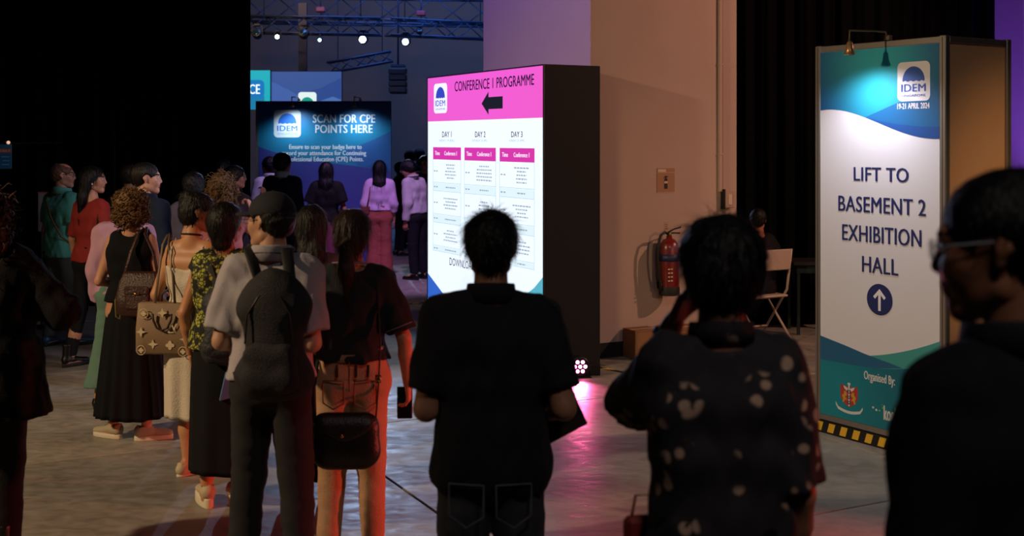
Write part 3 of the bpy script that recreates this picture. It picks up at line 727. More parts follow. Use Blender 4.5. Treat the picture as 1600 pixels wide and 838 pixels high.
def smooth_wave(pix, n=36):
    P_ = [fc(*p) for p in pix]; P_[0] = (uL, P_[0][1]); P_[-1] = (uR, P_[-1][1]); out = []
    ts = np.array([p[0] for p in P_]); vs = np.array([p[1] for p in P_]); co = np.polyfit(ts, vs, min(3, len(P_)-1))
    return [(float(u), float(np.polyval(co, u))) for u in np.linspace(uL, uR, n)]
def above(curve): return [(p[0], p[1]) for p in curve]+[(uR, T0), (uL, T0)]
def below(curve): return [(uL, T1), (uR, T1)]+[(p[0], p[1]) for p in reversed(curve)]
hd = smooth_wave([(1284,173),(1330,176),(1370,192),(1420,210),(1474,217)])
tc0 = fc(1372, 100)
plate('printed_band', above(hd), .003, noded('print_blue_gradient', header_build('2fb3c6', '12508f', tc0[0], tc0[1], .62), .45), gp)
mid = smooth_wave([(1345,186),(1400,158),(1474,122)]); 
mid2 = [fc(1352,183), fc(1390,166), fc(1430,148), fc(1474,128)]; lowpart = [(u, v) for u, v in hd if u > mid2[0][0]]
plate('printed_band', [(uR, mid2[-1][1])]+[(u, v) for u, v in reversed(mid2[:-1])]+[(u, v+.0005) for u, v in lowpart], .0022, mat('print_mid_blue', '1a6096', .45), gp)
mid3 = [fc(1352,184), fc(1400,194), fc(1440,198), fc(1474,198)]
plate('printed_band', [(uR, mid3[-1][1])]+[(u, v) for u, v in reversed(mid3[:-1])]+[(u, v+.0005) for u, v in lowpart], .0016, mat('print_royal_blue', '1b4c94', .45), gp)
low1 = smooth_wave([(1284,548),(1330,556),(1380,554),(1430,546),(1474,535)]); low2 = smooth_wave([(1284,562),(1340,572),(1390,577),(1430,575),(1474,567)])
plate('printed_band', below(low1), .0030, mat('print_teal_light', '3f9a9a', .45), gp)
dk = [fc(1284,525), fc(1320,540), fc(1350,553), fc(1390,568), fc(1410,576)]; 
plate('printed_band', [(uL, dk[0][1])]+dk[1:]+[(uL, fc(1284,576)[1])], .0024, mat('print_deep_teal_blue', '20608a', .45), gp)
plate('printed_band', below(low2), .0018, noded('print_teal_gradient', header_build('12889c', '0a5a74', .1, .25, .9), .45), gp)
a0 = fc(1402,98); a1 = fc(1453,157)
LWm = mat('print_logo_white', 'e9e9f2', .45); LBm = mat('print_logo_blue', '2b55b0', .45)
idem(gp, a0[0], a1[0], a1[1], a0[1], .0012, LWm, LBm)
def tbox(s, x0, y0, x1, y1, m, bold=.0, parent=None, fcf=None, y=.0010):
    f_ = fcf or fc; ym = (y0+y1)/2; A = f_(x0, y1); B = f_(x1, y0); xm = (x0+x1)/2
    return text(s, parent or gp, m, f_(x0, ym)[0], f_(x1, ym)[0], f_(xm, y1)[1], f_(xm, y0)[1], y, bold)
tbox('19-21 APRIL 2024', 1402, 161, 1452, 170, LWm, .015)
tbox('LIFT TO', 1334, 262, 1419, 284, NAVY, .012); tbox('BASEMENT 2', 1310, 309, 1446, 334, NAVY, .005); tbox('EXHIBITION', 1316, 355, 1439, 381, NAVY, .005); tbox('HALL', 1347, 403, 1403, 428, NAVY, .005)
c = fc(1374, 468.5); ru = (fc(1394,468)[0]-fc(1354,468)[0])/2; rv = (fc(1374,444)[1]-fc(1374,493)[1])/2
circ = plate('arrow_badge', [(c[0]+ru*math.cos(a), c[1]+rv*math.sin(a)) for a in np.linspace(0, 2*math.pi, 40, endpoint=False)], .0012, NAVY, gp)
q_ = rv
arrow = [(-.10,-.72),(.10,-.72),(.10,.30),(.36,.02),(.50,.16),(0,.68),(-.50,.16),(-.36,.02),(-.10,.30)]
plate('arrow', [(c[0]+a*q_, c[1]+b*q_) for a, b in arrow], .0004, LWm, circ)
tbox('Organised By:', 1350, 584, 1398, 602, mat('print_pale', 'cfd6dc', .5), .004)
tbox('koelnmesse', 1381, 640, 1434, 663, mat('print_pale', 'cfd6dc', .5), .012)
GRN = mat('print_green', '8fbf3a', .5)
tbox('100', 1423, 636, 1443, 652, GRN, .03)
for (x, y, r, cc) in ((1364,637,1.6,'cfd6dc'),(1369,641,1.6,'cfd6dc'),(1374,642,1.3,'8fbf3a'),(1379,638,1.6,'4fae5a'),(1378,633,1.1,'4fae5a')):
    p = fc(x, y); plate('logo_dot', [(p[0]+r*.005*math.cos(a), p[1]+r*.0045*math.sin(a)) for a in np.linspace(0, 6.283, 12, endpoint=False)], .0012, mat('print_dot_'+cc, cc, .5), gp)
# crest: red shield, two gold beasts as simple rampant shapes, staff and ribbon
A = fc(1313,600); B = fc(1340,640); w_ = B[0]-A[0]; x0 = A[0]; zt = A[1]; hh = A[1]-B[1]
sh = [(0,1),(.5,.93),(1,1),(1,.45),(.85,.2),(.5,0),(.15,.2),(0,.45)]
cs = plate('crest', [(x0+w_*a, zt-hh+hh*b) for a, b in sh], .0012, mat('crest_red', 'b0382c', .5), gp)
WH = mat('print_pale', 'cfd6dc', .5); GLD = mat('crest_gold', 'c79a3a', .5)
plate('crest_staff', [(x0+w_*a, zt-hh+hh*b) for a, b in ((.46,.05),(.54,.05),(.54,1.08),(.46,1.08))], .0008, WH, cs)
plate('crest_staff', [(x0+w_*(.5+.09*math.cos(a)), zt-hh+hh*(1.08+.06*math.sin(a))) for a in np.linspace(0, 6.28, 12, endpoint=False)], .0007, WH, cs)
for sd in (-1, 1):
    plate('crest_wing', [(x0+w_*(.5+sd*a), zt-hh+hh*b) for a, b in ((.05,.86),(.32,.97),(.28,.84),(.14,.74))], .0007, WH, cs)
    plate('crest_beast', [(x0+w_*(.5+sd*a), zt-hh+hh*b) for a, b in ((.12,.62),(.20,.72),(.30,.70),(.28,.60),(.40,.50),(.34,.34),(.38,.18),(.28,.20),(.24,.34),(.16,.28),(.14,.36),(.24,.46),(.14,.52))], .0007, GLD, cs)
    for k in range(3): plate('crest_serpent', [(x0+w_*(.5+sd*a), zt-hh+hh*(b+.25*k)) for a, b in ((0,.12),(.09,.18),(.09,.24),(0,.30),(0,.26),(.05,.21),(0,.17))], .0005, NAVY, cs)
rb = [(x0+w_*(-.28+1.56*t_), zt-hh*(1.02+.16*math.sin(math.pi*t_))+hh*.16*(1 if t_ in (0, 1) else 0)) for t_ in np.linspace(0, 1, 12)]
plate('crest_ribbon', rb+[(a, b-hh*.13) for a, b in reversed(rb)], .0010, WH, gp)
cxr = x0+w_*.5
text('MORES ARS SCIENTIA'[:0] or 'ARS ET SCIENTIA', gp, NAVY, cxr-w_*.45, cxr+w_*.45, zt-hh*1.27, zt-hh*1.19, .0004, .01) if False else None
# hazard tape round the foot
def hazard(parent, u0, u1, z0, z1, y, step=.105, slant=.02, side=False):
    tp = MB().box((u0, y, z0), (u1, y+.006, z1)).build('hazard_tape', mat('tape_black', '0b0b0b', .5), parent); YL = mat('tape_yellow', 'e2b32a', .5)
    u = u0+.01
    while u < u1-.05:
        MB().plate([(u, z0+.004), (u+step*.5, z0+.004), (u+step*.5+slant, z1-.004), (u+slant, z1-.004)], y-.0012, y).build('stripe', YL, tp); u += step
    return tp
MB().box((-.002,-.002,0),(W_+.002,Dp+.002,.082)).build('plinth', mat('tape_black', '0b0b0b', .5), lift)
hazard(lift, 0, W_, .01, .078, -.009)
# arm lamp on the top edge
def arm_lamp(loc, rz, length, label, spotcfg=None, group=None, scale=1.):
    t = thing('arm_lamp', label, 'lamp', loc, rz, group); br = mat('lamp_bronze', '8a7a66', .35, metal=.7)
    MB().box((-.02,.0,.001),(.02,.03,.03)).build('clamp', br, t)
    MB().tube([(0,0,.025), (0,-.01,.05), (-.03,-length*.3,.055), (-.05,-length,.05), (-.05,-length-.004,-.02*scale)], .006*scale, 8).build('arm', br, t)
    hd_ = MB(); hd_.lathe([(.008,.0),(.018,-.012),(.024,-.05),(.038,-.085),(.036,-.086),(.020,-.05),(.004,-.045)], (-.05,-length,-.015), 18); h_ = hd_.build('shade', mat('lamp_shade_metal', 'b98f66', .35, metal=.6), t)
    MB().sph((-.05,-length,-.082), .014, 10, 6).build('bulb', mat('lamp_bulb', 'fff0dc', .3, emit=6), h_)
    return t
al = arm_lamp(LO+Vector((math.cos(LANG)*.60, math.sin(LANG)*.60, H_)), LANG, .28, 'small bronze arm lamp reaching out over the blue top of the tall lift sign')
hl = al.matrix_basis @ Vector((-.05,-.31,-.12)); bl = spot('arm_lamp_light', hl, LO+Vector((math.cos(LANG)*.5, math.sin(LANG)*.5, 1.0)), 40, (.92,.90,1.0), 140, 1.0, .04)
bl.location = hl

# ------------------------------------------------------------------ backlit programme kiosk
KO = Vector((-.86, 12.05, 0)); KANG = math.atan2(-2.1, 1.129); KF = (KO, KANG); KW, KH, KD = 2.385, 2.595, .56
kiosk = thing('programme_lightbox', 'large backlit lightbox with pink header and three column timetable in a black housing', 'sign', KO, KANG)
MB().box((0,.012,0),(KW,KD,KH), .006).build('housing', mat('kiosk_black', '08070a', .8), kiosk)
def em(n, c, e): return mat('lit_'+n, c, .4, emit=e)
KW_ = em('white', 'e2eefc', 1.12); fk = MB().plate([(.012,.03),(KW-.012,.03),(KW-.012,KH-.012),(.012,KH-.012)], .0, .012).build('lit_face', KW_, kiosk); tag(fk, 'glowing printed timetable face')
fr = MB(); 
for lo, hi in (((0,-.006,0),(.012,.012,KH)), ((KW-.012,-.006,0),(KW,.012,KH)), ((.012,-.006,KH-.012),(KW-.012,.012,KH)), ((.012,-.006,0),(KW-.012,.012,.03))): fr.box(lo, hi)
fr.build('edge_frame', mat('kiosk_edge', '2a2433', .5), kiosk)
kc = lambda px, py: face_coord(KF, px, py)
pk = kc(760, 187)[1]; PINK = em('pink', 'ea5ccb', .98)
band = plate('header_band', [(.012, pk), (KW-.012, pk), (KW-.012, KH-.012), (.012, KH-.012)], -.002, PINK, fk)
KN = em('dark_ink', '3a2560', .18); KB = em('logo_blue', '3b50c8', .8); KWh = em('logo_white', 'eef3ff', 1.0); KP = em('magenta', 'd93ab0', .9); KL = em('pale_row', 'd6ebf6', 1.06); KG = em('grey_ink', 'a9bccd', .75); KGL = em('pale_ink', '8fc0dc', .8)
a0 = kc(678.5,131.5); a1 = kc(699,176.5)
idem(fk, a0[0], a1[0], a1[1], a0[1], -.004, KWh, KB)
def kt(s, x0, y0, x1, y1, m, bold=0): return tbox(s, x0, y0, x1, y1, m, bold, fk, kc, -.004)
kt('CONFERENCE 1 PROGRAMME', 711, 121.5, 835, 138, KN, .004)
c0, c1 = kc(753,162), kc(786,160); ah = .105
plate('arrow', [(c0[0], c0[1]), (c0[0]+.14, c0[1]+ah), (c0[0]+.14, c0[1]+.055), (c1[0], c0[1]+.055), (c1[0], c0[1]-.055), (c0[0]+.14, c0[1]-.055), (c0[0]+.14, c0[1]-ah)], -.004, em('arrow_grey', '2c3440', .3), fk)
cols = ((677, 720.5, 'DAY 1', 'FRIDAY, 19 APRIL', 691.5, 706), (726, 775, 'DAY 2', 'SATURDAY, 20 APRIL', 743, 759), (781, 835.5, 'DAY 3', 'SUNDAY, 21 APRIL', 799.5, 817))
for ci, (xa, xb, dname, date, ta, tb) in enumerate(cols):
    ua, ub = kc(xa, 240)[0], kc(xb, 240)[0]
    kt(dname, ta, 205.5, tb, 214.5, KN, .004); kt(date, (xa+xb)/2-12, 218, (xa+xb)/2+12, 222, KGL)
    v1, v0 = kc(700, 230.3)[1], kc(700, 249.8)[1]
    plate('column_header', [(ua, v0), (ub, v0), (ub, v1), (ua, v1)], -.002, KP, fk)
    um = ua+(ub-ua)*.28
    text('Time', fk, KWh, ua+.05, ua+.16, (v0+v1)/2-.018, (v0+v1)/2+.022, -.004, .02); text('Conference 1', fk, KWh, ua+(ub-ua)*.42, ua+(ub-ua)*.86, (v0+v1)/2-.018, (v0+v1)/2+.022, -.004, .02)
    vb = kc(700, 395.5)[1]; z = v0; rs = random.Random(ci+3); grid = MB()
    rows = [(.23,5), (.085,1), (.23,4), (.085,1), (.23,4), (.085,1), (.20,3), (.0,0)]
    ink = MB(); sh_ = MB()
    while z > vb+.03:
        rr = rows.pop(0) if rows else (.2,3)
        hgt = rr[0] or (z-vb); nl = rr[1] or 5; z2 = max(z-hgt, vb)
        if nl == 1: sh_.plate([(ua+.003, z2+.004), (ub-.003, z2+.004), (ub-.003, z-.004), (ua+.003, z-.004)], -.0016, -.001)
        grid.plate([(ua, z2), (ub, z2), (ub, z2+.003), (ua, z2+.003)], -.003, -.002)
        zc = (z+z2)/2
        for q in range(2): ink.plate([(ua+.022+q*.055, zc-.006), (ua+.060+q*.055, zc-.006), (ua+.060+q*.055, zc+.006), (ua+.022+q*.055, zc+.006)], -.0035, -.003)
        for k in range(nl):
            zl = zc+(nl-1)/2*.032-k*.032; ln = rs.uniform(.45, .95)*(ub-um)*.42*(.9 if nl > 1 else .7); mc = (um+ub)/2; u = mc-ln
            while u < mc+ln:
                wl = min(rs.uniform(.018, .05), mc+ln-u); ink.plate([(u, zl-.006), (u+wl, zl-.006), (u+wl, zl+.006), (u, zl+.006)], -.0035, -.003); u += wl+.010
        z = z2
    for u in (ua, ub-.003): grid.plate([(u, vb), (u+.003, vb), (u+.003, v0), (u, v0)], -.003, -.002)
    sh_.build('shaded_rows', KL, fk); grid.build('table_grid', KGL, fk); tag(ink.build('timetable_lines', KG, fk), kind='stuff')
kt('DOWNLOAD HERE', 703, 407, 815, 420, KN, .0) if False else kt('DOWNLOAD', 703, 406.5, 742, 418.5, KN, .0)
# bottom print: blue wedge left, cyan waves, teal right
p = lambda x, y: kc(x, y)
ul, ur = .0125, KW-.0125; vb = .0305
plate('printed_wedge', [(ul, kc(668.6,427)[1]), p(706,477), p(740,520), (p(740,520)[0], vb), (ul, vb)], -.0016, em('wedge_blue', '3566cc', .95), fk)
plate('printed_wedge', [(ul, kc(668.6,466)[1]), p(700,475), p(740,490), (p(775,500)[0], vb), (ul, vb)], -.0028, em('wedge_cyan', '55c8ea', 1.0), fk)
plate('printed_wedge', [(ul, kc(668.6,482)[1]), p(700,492), p(740,520), (p(740,500)[0], vb), (ul, vb)], -.0036, em('wedge_teal', '35aee0', .9), fk)
plate('printed_wedge', [(ur, kc(849.5,433)[1]), p(835,450), p(815,466), p(790,490), (p(760,500)[0], vb), (ur, vb)], -.0022, em('wedge_pale_teal', '58b4cc', .95), fk)
plate('printed_wedge', [(ur, kc(849.5,470)[1]), p(838,478), p(815,500), (p(790,500)[0], vb), (ur, vb)], -.0032, em('wedge_deep_blue', '2b7fc0', .8), fk)
plate('code_frame', [p(735,444), p(736.2,444), p(736.2,490), p(735,490)], -.004, KN, fk)
plate('code_frame', [p(735,444), p(780,444.6), p(780,446), p(735,445.4)], -.004, KN, fk)

# ------------------------------------------------------------------ scan panel and LED screens in the hall
def frontal(px0, px1, py0, Y, z0): k = F/Y; return (px0-800)/k, (px1-800)/k, EYE-(py0-HORIZON)/k
X0, X1, ZT = frontal(403, 611, 158, 18.5, 0); SO = Vector((X0, 18.5, 0)); SF = (SO, 0.)
scan = thing('scan_point_panel', 'dark blue freestanding panel telling people to scan for points', 'sign', SO, 0)
sw = X1-X0
MB().box((0,.01,0),(sw,.06,ZT)).build('panel_core', mat('panel_back', '22242c', .7), scan)
st_ = MB(); st_.box((-.035,-.004,0),(0,.06,ZT)); st_.build('post', mat('panel_post', '8d7c68', .4, metal=.5), scan)
def scanb(nt, b):
    N = nt.nodes; L = nt.links; tc = N.new('ShaderNodeTexCoord'); sx = N.new('ShaderNodeSeparateXYZ'); L.new(tc.outputs['Object'], sx.inputs[0])
    cr = N.new('ShaderNodeValToRGB'); e = cr.color_ramp; e.elements[0].position = .25; e.elements[0].color = (*lin('2a2f78'), 1); e.elements[1].position = .80; e.elements[1].color = (*lin('1b7fa8'), 1)
    x = e.elements.new(1.0); x.color = (*lin('1a3a86'), 1)
    mr = N.new('ShaderNodeMapRange'); mr.inputs[1].default_value = 0; mr.inputs[2].default_value = ZT; L.new(sx.outputs['Z'], mr.inputs[0]); L.new(mr.outputs[0], cr.inputs[0]); L.new(cr.outputs[0], b.inputs['Base Color'])
fs = MB().plate([(0,.02),(sw,.02),(sw,ZT),(0,ZT)], 0, .01).build('graphic', noded('scan_blue', scanb, .5), scan)
sc_ = lambda px, py: face_coord(SF, px, py)
def bez(P_, n=16): 
    ts = np.array([p[0] for p in P_]); co = np.polyfit(ts, [p[1] for p in P_], min(3, len(P_)-1)); return [(float(u), float(np.polyval(co, u))) for u in np.linspace(ts[0], ts[-1], n)]
cv = bez([(0.001, sc_(403,228)[1]), sc_(450,246), sc_(500,250), sc_(560,262), (sw-.001, sc_(611,267)[1])]); plate('printed_wave', [(.001,.03), (sw-.001,.03)]+list(reversed(cv)), -.0012, mat('scan_violet', '3b3b8a', .5), fs)
cv = bez([sc_(540,235), sc_(570,224), (sw-.001, sc_(611,205)[1])]); plate('printed_wave', cv+[(sw-.001, sc_(611,266)[1]), sc_(560,258), sc_(545,246)], -.0020, mat('scan_mid_blue', '2a5a9a', .5), fs)
SWm = mat('scan_white', 'e6e6f0', .5); a0 = sc_(428,172); a1 = sc_(470,215)
idem(fs, a0[0], a1[0], a1[1], a0[1], -.003, SWm, mat('scan_logo_blue', '2f6fd0', .5), mat('scan_logo_grey', '9fb3cf', .5))
def st(s, x0, y0, x1, y1, b=0): return tbox(s, x0, y0, x1, y1, SWm, b, fs, sc_, -.003)
st('SCAN FOR CPE', 489, 179, 586, 192, .014); st('POINTS HERE', 493, 195, 582, 208, .014)
st('Ensure to scan your badge here to', 452, 226, 565, 235.5, .008); st('record your attendance for Continuing', 441, 235.5, 572, 245, .008); st('Professional Education (CPE) Points.', 448, 245, 568, 254.5, .008)
for i, px in enumerate((467, 563)):
    x = (px-800)/F*18.5
    t = arm_lamp(Vector((x, 18.496, ZT+.001)), 0, .32, ('left' if i == 0 else 'right')+'-hand small arm lamp clipped to the top of the dark blue scan panel', scale=1.4)
    spot('arm_lamp_light', (x-.05, 18.5-.34, ZT-.10), (x+(0 if i == 0 else .0), 18.5, ZT-1.0), 42, (.62,.85,1.0), 130, 1.0, .05)
# LED screen with slate blue artwork, teal screen beside it
def screen(px0, px1, py0, py1, Y, label, c, e, name='led_screen'):
    k = F/Y; x0, x1 = (px0-800)/k, (px1-800)/k; z1, z0 = EYE-(py0-HORIZON)/k, EYE-(py1-HORIZON)/k
    t = thing(name, label, 'screen', ((x0+x1)/2, Y, 0), 0); hw = (x1-x0)/2
    MB().box((-hw-.01,.01,z0),(hw+.01,.09,z1+.01)).build('cabinet', MBLK, t); f = MB().plate([(-hw,z0+.01),(hw,z0+.01),(hw,z1),(-hw,z1)], 0, .01).build('display', em(c, c, e), t)
    lg = MB(); lg.box((-hw+.1,.02,0),(-hw+.16,.08,z0)); lg.box((hw-.16,.02,0),(hw-.1,.08,z0)); lg.build('support', MBLK, t)
    return t, f, hw, z0, z1, (Vector(((x0+x1)/2, Y, 0)), 0.)
t, f, hw, z0, z1, FF = screen(423, 533.5, 112, 176, 24.0, 'wide slate blue screen glowing above the dark blue scan panel', '3f5c9e', .85)
ff = lambda x, y: face_coord(FF, x, y)
plate('screen_artwork', [ff(423.5,127), ff(450,140), ff(480,158), ff(480,175), ff(423.5,175)], -.002, em('art_blue', '4563a8', .95), f)
plate('screen_artwork', [ff(533,122), ff(500,138), ff(470,146), ff(500,158), ff(533,156)], -.003, em('art_navy', '36529a', .8), f)
plate('screen_artwork', [ff(500,158), ff(520,151), ff(533,156), ff(533,175), ff(495,175)], -.004, em('art_pale', '4f74b8', .9), f)
lgp = plate('screen_logo', rrect(ff(466,160)[0], ff(494.5,160)[0], ff(466,176)[1], ff(466,144)[1], .06), -.005, em('logo_tile', 'dff2f0', 1.0), f)
cc = ff(480,158); rr = ff(490,158)[0]-cc[0]; plate('logo_dome', [(cc[0]+rr*math.cos(a), cc[1]-.05+rr*math.sin(a)) for a in np.linspace(0, math.pi, 16)], -.007, em('dome_teal', '1d9c8c', .9), lgp)
t, f, hw, z0, z1, FF = screen(375, 422, 110, 172, 23.9, 'bright teal screen with rounded letters at the edge of the black drape', '27b3c4', .9, 'led_screen')
ff = lambda x, y: face_coord(FF, x, y)
bd = plate('screen_badge', rrect(ff(376,140)[0], ff(413,140)[0], ff(400,153)[1], ff(400,125)[1], .09), -.003, em('badge_blue', '1e7cc4', .9), f)
text('CE', bd, em('badge_white', 'eafaff', 1.1), ff(389.5,140)[0], ff(406,140)[0], ff(400,147)[1], ff(400,132)[1], -.006, .02)
plate('screen_artwork', [ff(375.5,153), ff(413,150), ff(413,171), ff(375.5,171)], -.002, em('art_sea', '2389b8', .8), f)

# ------------------------------------------------------------------ stage rig in the hall
def at(px, py, Y): return Vector(((px-800)/F*Y, Y, EYE-(py-HORIZON)/F*Y))
TR = mat('truss_metal', '2c3a52', .45, metal=.5)
def truss(a, b, s, label, bays=None):
    a, b = Vector(a), Vector(b); d = b-a; L_ = d.length; t = thing('lighting_truss', label, 'truss', (a+b)/2, math.atan2(d.y, d.x)); tilt = math.atan2(d.z, math.hypot(d.x, d.y)); t.rotation_euler = (0, -tilt, math.atan2(d.y, d.x))
    c4 = [(-s/2,-s/2), (s/2,-s/2), (s/2,s/2), (-s/2,s/2)]
    for y, z in c4: MB().tube([(-L_/2,y,z), (L_/2,y,z)], .024, 6).build('chord', TR, t)
    n = bays or int(L_/(s*1.1)); mb = MB()
    for i in range(n):
        x0, x1 = -L_/2+L_*i/n, -L_/2+L_*(i+1)/n
        for j in range(4):
            p, q = c4[j], c4[(j+1) % 4]; fl = (i+j) % 2
            mb.tube([(x0, *(p if fl else q)), (x1, *(q if fl else p))], .013, 4)
    mb.build('lacing', TR, t)
    for q in (-.35, .35):
        c_ = MB(); p_ = a.lerp(b, .5+q); c_.tube([(0,0,s/2),(0,0,7.17-p_.z)], .01, 5); c_.build('suspension_chain', TR, t, (L_*q,0,0), (0, tilt, 0))
    return t
truss(at(380,38,24.6), at(596,42,24.6), .34, 'long lighting truss carrying the stage lamps on the left')
truss(at(606,42,24.8), at(775,50,26), .34, 'long lighting truss on the right reaching the purple pillar')
truss(at(380,14,27), at(780,20,27), .6, 'deep upper roof truss spanning under the black ceiling')
truss(at(513,106,26), at(612,88,26), .22, 'short lower truss tilted up towards the hanging loudspeakers')
mast = thing('lighting_mast', 'slim dark vertical mast standing behind the slate blue screen', 'mast', (at(474,200,25.6).x, 25.6, 0), 0)
MB().box((-.10,-.05,0),(.08,.05,at(474,5,25.6).z)).build('mast_tube', mat('mast_dark', '060a10', .5), mast); MB().box((-.3,-.3,0),(.3,.3,.04)).build('base_plate', TR, mast)
def moving_head(px, py, Y, r, c, e, label, tilt=0, group=None):
    p = at(px, py, Y); t = thing('stage_lamp', label, 'stage light', p, 0, group); k = Y/F; s = r*k; bm_ = mat('lamp_body', '10181f', .4)
    MB().box((-s*.55,-s*.4,s*1.5),(s*.55,s*.4,s*1.9), s*.05).build('base', bm_, t)
    y = MB(); y.box((-s*.95,-s*.12,-s*.2),(-s*.8,s*.12,s*1.5)); y.box((s*.8,-s*.12,-s*.2),(s*.95,s*.12,s*1.5)); y.box((-s*.95,-s*.12,s*1.4),(s*.95,s*.12,s*1.55)); y.build('yoke', bm_, t)
    MB().lathe([(.0,-.9*s),(.55*s,-.85*s),(.78*s,-.3*s),(.80*s,.5*s),(.72*s,.8*s),(.60*s,.82*s)], (0,0,0), 20, 'y').build('head', bm_, t, None, (tilt,0,0))
    zt = 4.175-p.z; cl = MB(); cl.tube([(0,0,s*1.5), (0,0,zt), (0,.20,zt)], .015, 6); cl.build('clamp', TR, t)
    MB().lathe([(0,.80*s),(.58*s,.83*s),(.56*s,.86*s),(0,.90*s)], (0,0,0), 20, 'y').build('lens', em('lens_'+c+str(e), c, e) if e else mat('dark_lens', '0d2c30', .1), t, None, (tilt,0,0))
    return t
moving_head(402, 54, 24.3, 9, '0b3a3c', 0, 'dark unlit stage lamp at the far left of the truss', R(-20))
moving_head(434, 58, 24.3, 5.5, 'eafff8', 14, 'white shining stage lamp second from the left of the truss', R(0))
moving_head(475, 54, 24.3, 9, '0b1420', 0, 'dark unlit stage lamp in front of the vertical mast', R(-20))
moving_head(500, 63, 24.3, 4.5, 'a8f2ff', 6, 'small pale cyan stage lamp right of the mast')
moving_head(567.5, 62.5, 24.3, 8.5, 'd8e6ff', 60, 'dazzling blue-white stage lamp in the middle of the truss')
moving_head(634, 66, 24.66, 8.5, 'c9e4ff', 9, 'round bright blue-white stage lamp at the right of the truss')
moving_head(656, 50, 24.75, 5, '0b1420', 0, 'small dark stage lamp hung right of the bright ones', R(-30))
sp_ = thing('line_array_speaker', 'black stack of loudspeakers hanging below the lower truss', 'speaker', at(622,146,26), 0)
for i in range(4):
    z = i*.14; MB().box((-.19,-.2,z),(.19,.2,z+.13), .02).build('speaker_box', mat('speaker_black', '0a0d14', .6), sp_, None, (R(-3+2*i),0,0))
MB().box((-.15,-.15,.58),(.15,.15,.63)).build('flying_frame', TR, sp_); MB().tube([(0,0,.6),(0,0,7.17-sp_.location.z)], .02, 6).build('chain', TR, sp_)
for i, (px, py) in enumerate(((501,16),(658,22))):
    t = thing('chain_hoist', ('small red chain hoist above the lit lamps' if i == 0 else 'small dark red chain hoist further right'), 'hoist', at(px, py+3, 25.6), 0)
    MB().box((-.10,-.08,0),(.10,.08,.11), .02).build('motor', mat('hoist_red', '7a2430' if i == 0 else '3c1a26', .5), t); MB().tube([(0,0,.1),(0,0,.5)], .012, 6).build('chain', TR, t); MB().tube([(0,0,-.3),(0,0,0)], .012, 6).build('hook', TR, t)

# ------------------------------------------------------------------ things on and near the pillar
def on_pillar(px, py):
    u, z = face_coord((PC, PANG), px, py); return u, z
def pthing(name, label, cat, px, py, dy=0): 
    u, z = on_pillar(px, py); return thing(name, label, cat, PM @ Vector((u, dy, z)), PANG)
k_ = 166.
t = pthing('safety_sign', 'small square sign with a fire extinguisher symbol fixed to the pillar wall', 'sign', 1040, 301)
w2 = .098; MB().box((-w2,-.004,0),(w2,-.0005,.225)).build('plate', mat('safety_sign_board', 'a07458', .6), t)
DKm = mat('symbol_dark', '120c0a', .6); b = MB(); b.plate([(-.018,.035),(.018,.035),(.018,.115),(.012,.13),(-.012,.13),(-.018,.115)], -.006, -.004); b.plate([(-.008,.13),(.008,.13),(.008,.145),(.022,.14),(.022,.152),(-.006,.155),(-.026,.135),(-.022,.128),(-.008,.142)], -.006, -.004); b.build('symbol', DKm, t)
b = MB(); b.box((-w2,-.0055,.183),(w2,-.004,.186)); b.box((-w2,-.0055,.0),(w2,-.004,.003)); b.box((-w2+.01,-.0055,.19),(-.0,-.004,.215)); b.build('printed_lines', mat('sign_pale', 'c9b6a4', .6), t)
MB().box((-.018,-.0065,.085),(.018,-.006,.105)).build('symbol_band', mat('sign_pale', 'c9b6a4', .6), t)
u, z = on_pillar(1124, 300)
t = thing('conduit', 'vertical cable conduit running down the pillar wall to a switch box', 'conduit', PM @ Vector((u, 0, z)), PANG)
MB().box((-.018,-.03,0),(.014,-.001,5.0), .003).build('channel', MPL, t); MB().box((.016,-.022,0),(.026,-.001,5.0)).build('pipe', mat('pipe_brown', '7d5a48', .6), t)
for i, z in enumerate((.35, 1.2, 2.2)): MB().box((-.022,-.034,z),(.030,-.001,z+.012)).build('clip', MPL, t)
u, z = on_pillar(1128, 325)
t = thing('switch_box', 'narrow dark-sided switch box below the conduit on the pillar wall', 'switch box', PM @ Vector((u, 0, z)), PANG)
MB().box((-.012,-.06,0),(.10,-.001,.165), .006).build('box', mat('switch_box_white', 'a98d7e', .6), t); MB().box((-.016,-.064,-.01),(-.006,-.001,.18)).build('side_cover', DKm, t); MB().box((.03,-.066,.03),(.07,-.06,.13), .002).build('label_plate', mat('sign_pale', 'c9b6a4', .6), t)
# fire extinguisher
u, z = on_pillar(1042, 458)
u -= .06
fe = thing('fire_extinguisher', 'red fire extinguisher with a black hose hung on the pillar wall', 'extinguisher', PM @ Vector((u, -.125, z)), PANG)
RED = mat('extinguisher_red', '701a18', .3, coat=.4)
MB().lathe([(.05,.0),(.088,.008),(.092,.05),(.092,.42),(.085,.47),(.055,.505),(.028,.515),(.026,.54)], (0,0,0), 28).build('cylinder', RED, fe)
MB().lathe([(.0935,.0),(.095,.005),(.095,.075),(.0935,.08)], (0,0,0), 28).build('base_ring', DKm, fe)
lb = MB(); lb.lathe([(.0928,.31),(.0932,.31),(.0932,.375),(.0928,.375)], (0,0,0), 28); lb.build('label_band', mat('extinguisher_label_blue', '202650', .5), fe)
for j in range(4):
    b = MB(); 
    for q in range(3-(j % 2)): b.plate([(-.075+q*.03,.24-j*.035),(-.055+q*.03,.24-j*.035),(-.055+q*.03,.25-j*.035),(-.075+q*.03,.25-j*.035)], -.0935, -.088) if q < 2 else None
    b.build('printed_text', mat('sign_pale', 'c9b6a4', .6), fe)
b = MB(); b.cyl((0,0,.53), (0,0,.575), .020, n=12); b.build('valve', mat('brass', '7a6a4a', .35, metal=.8), fe)
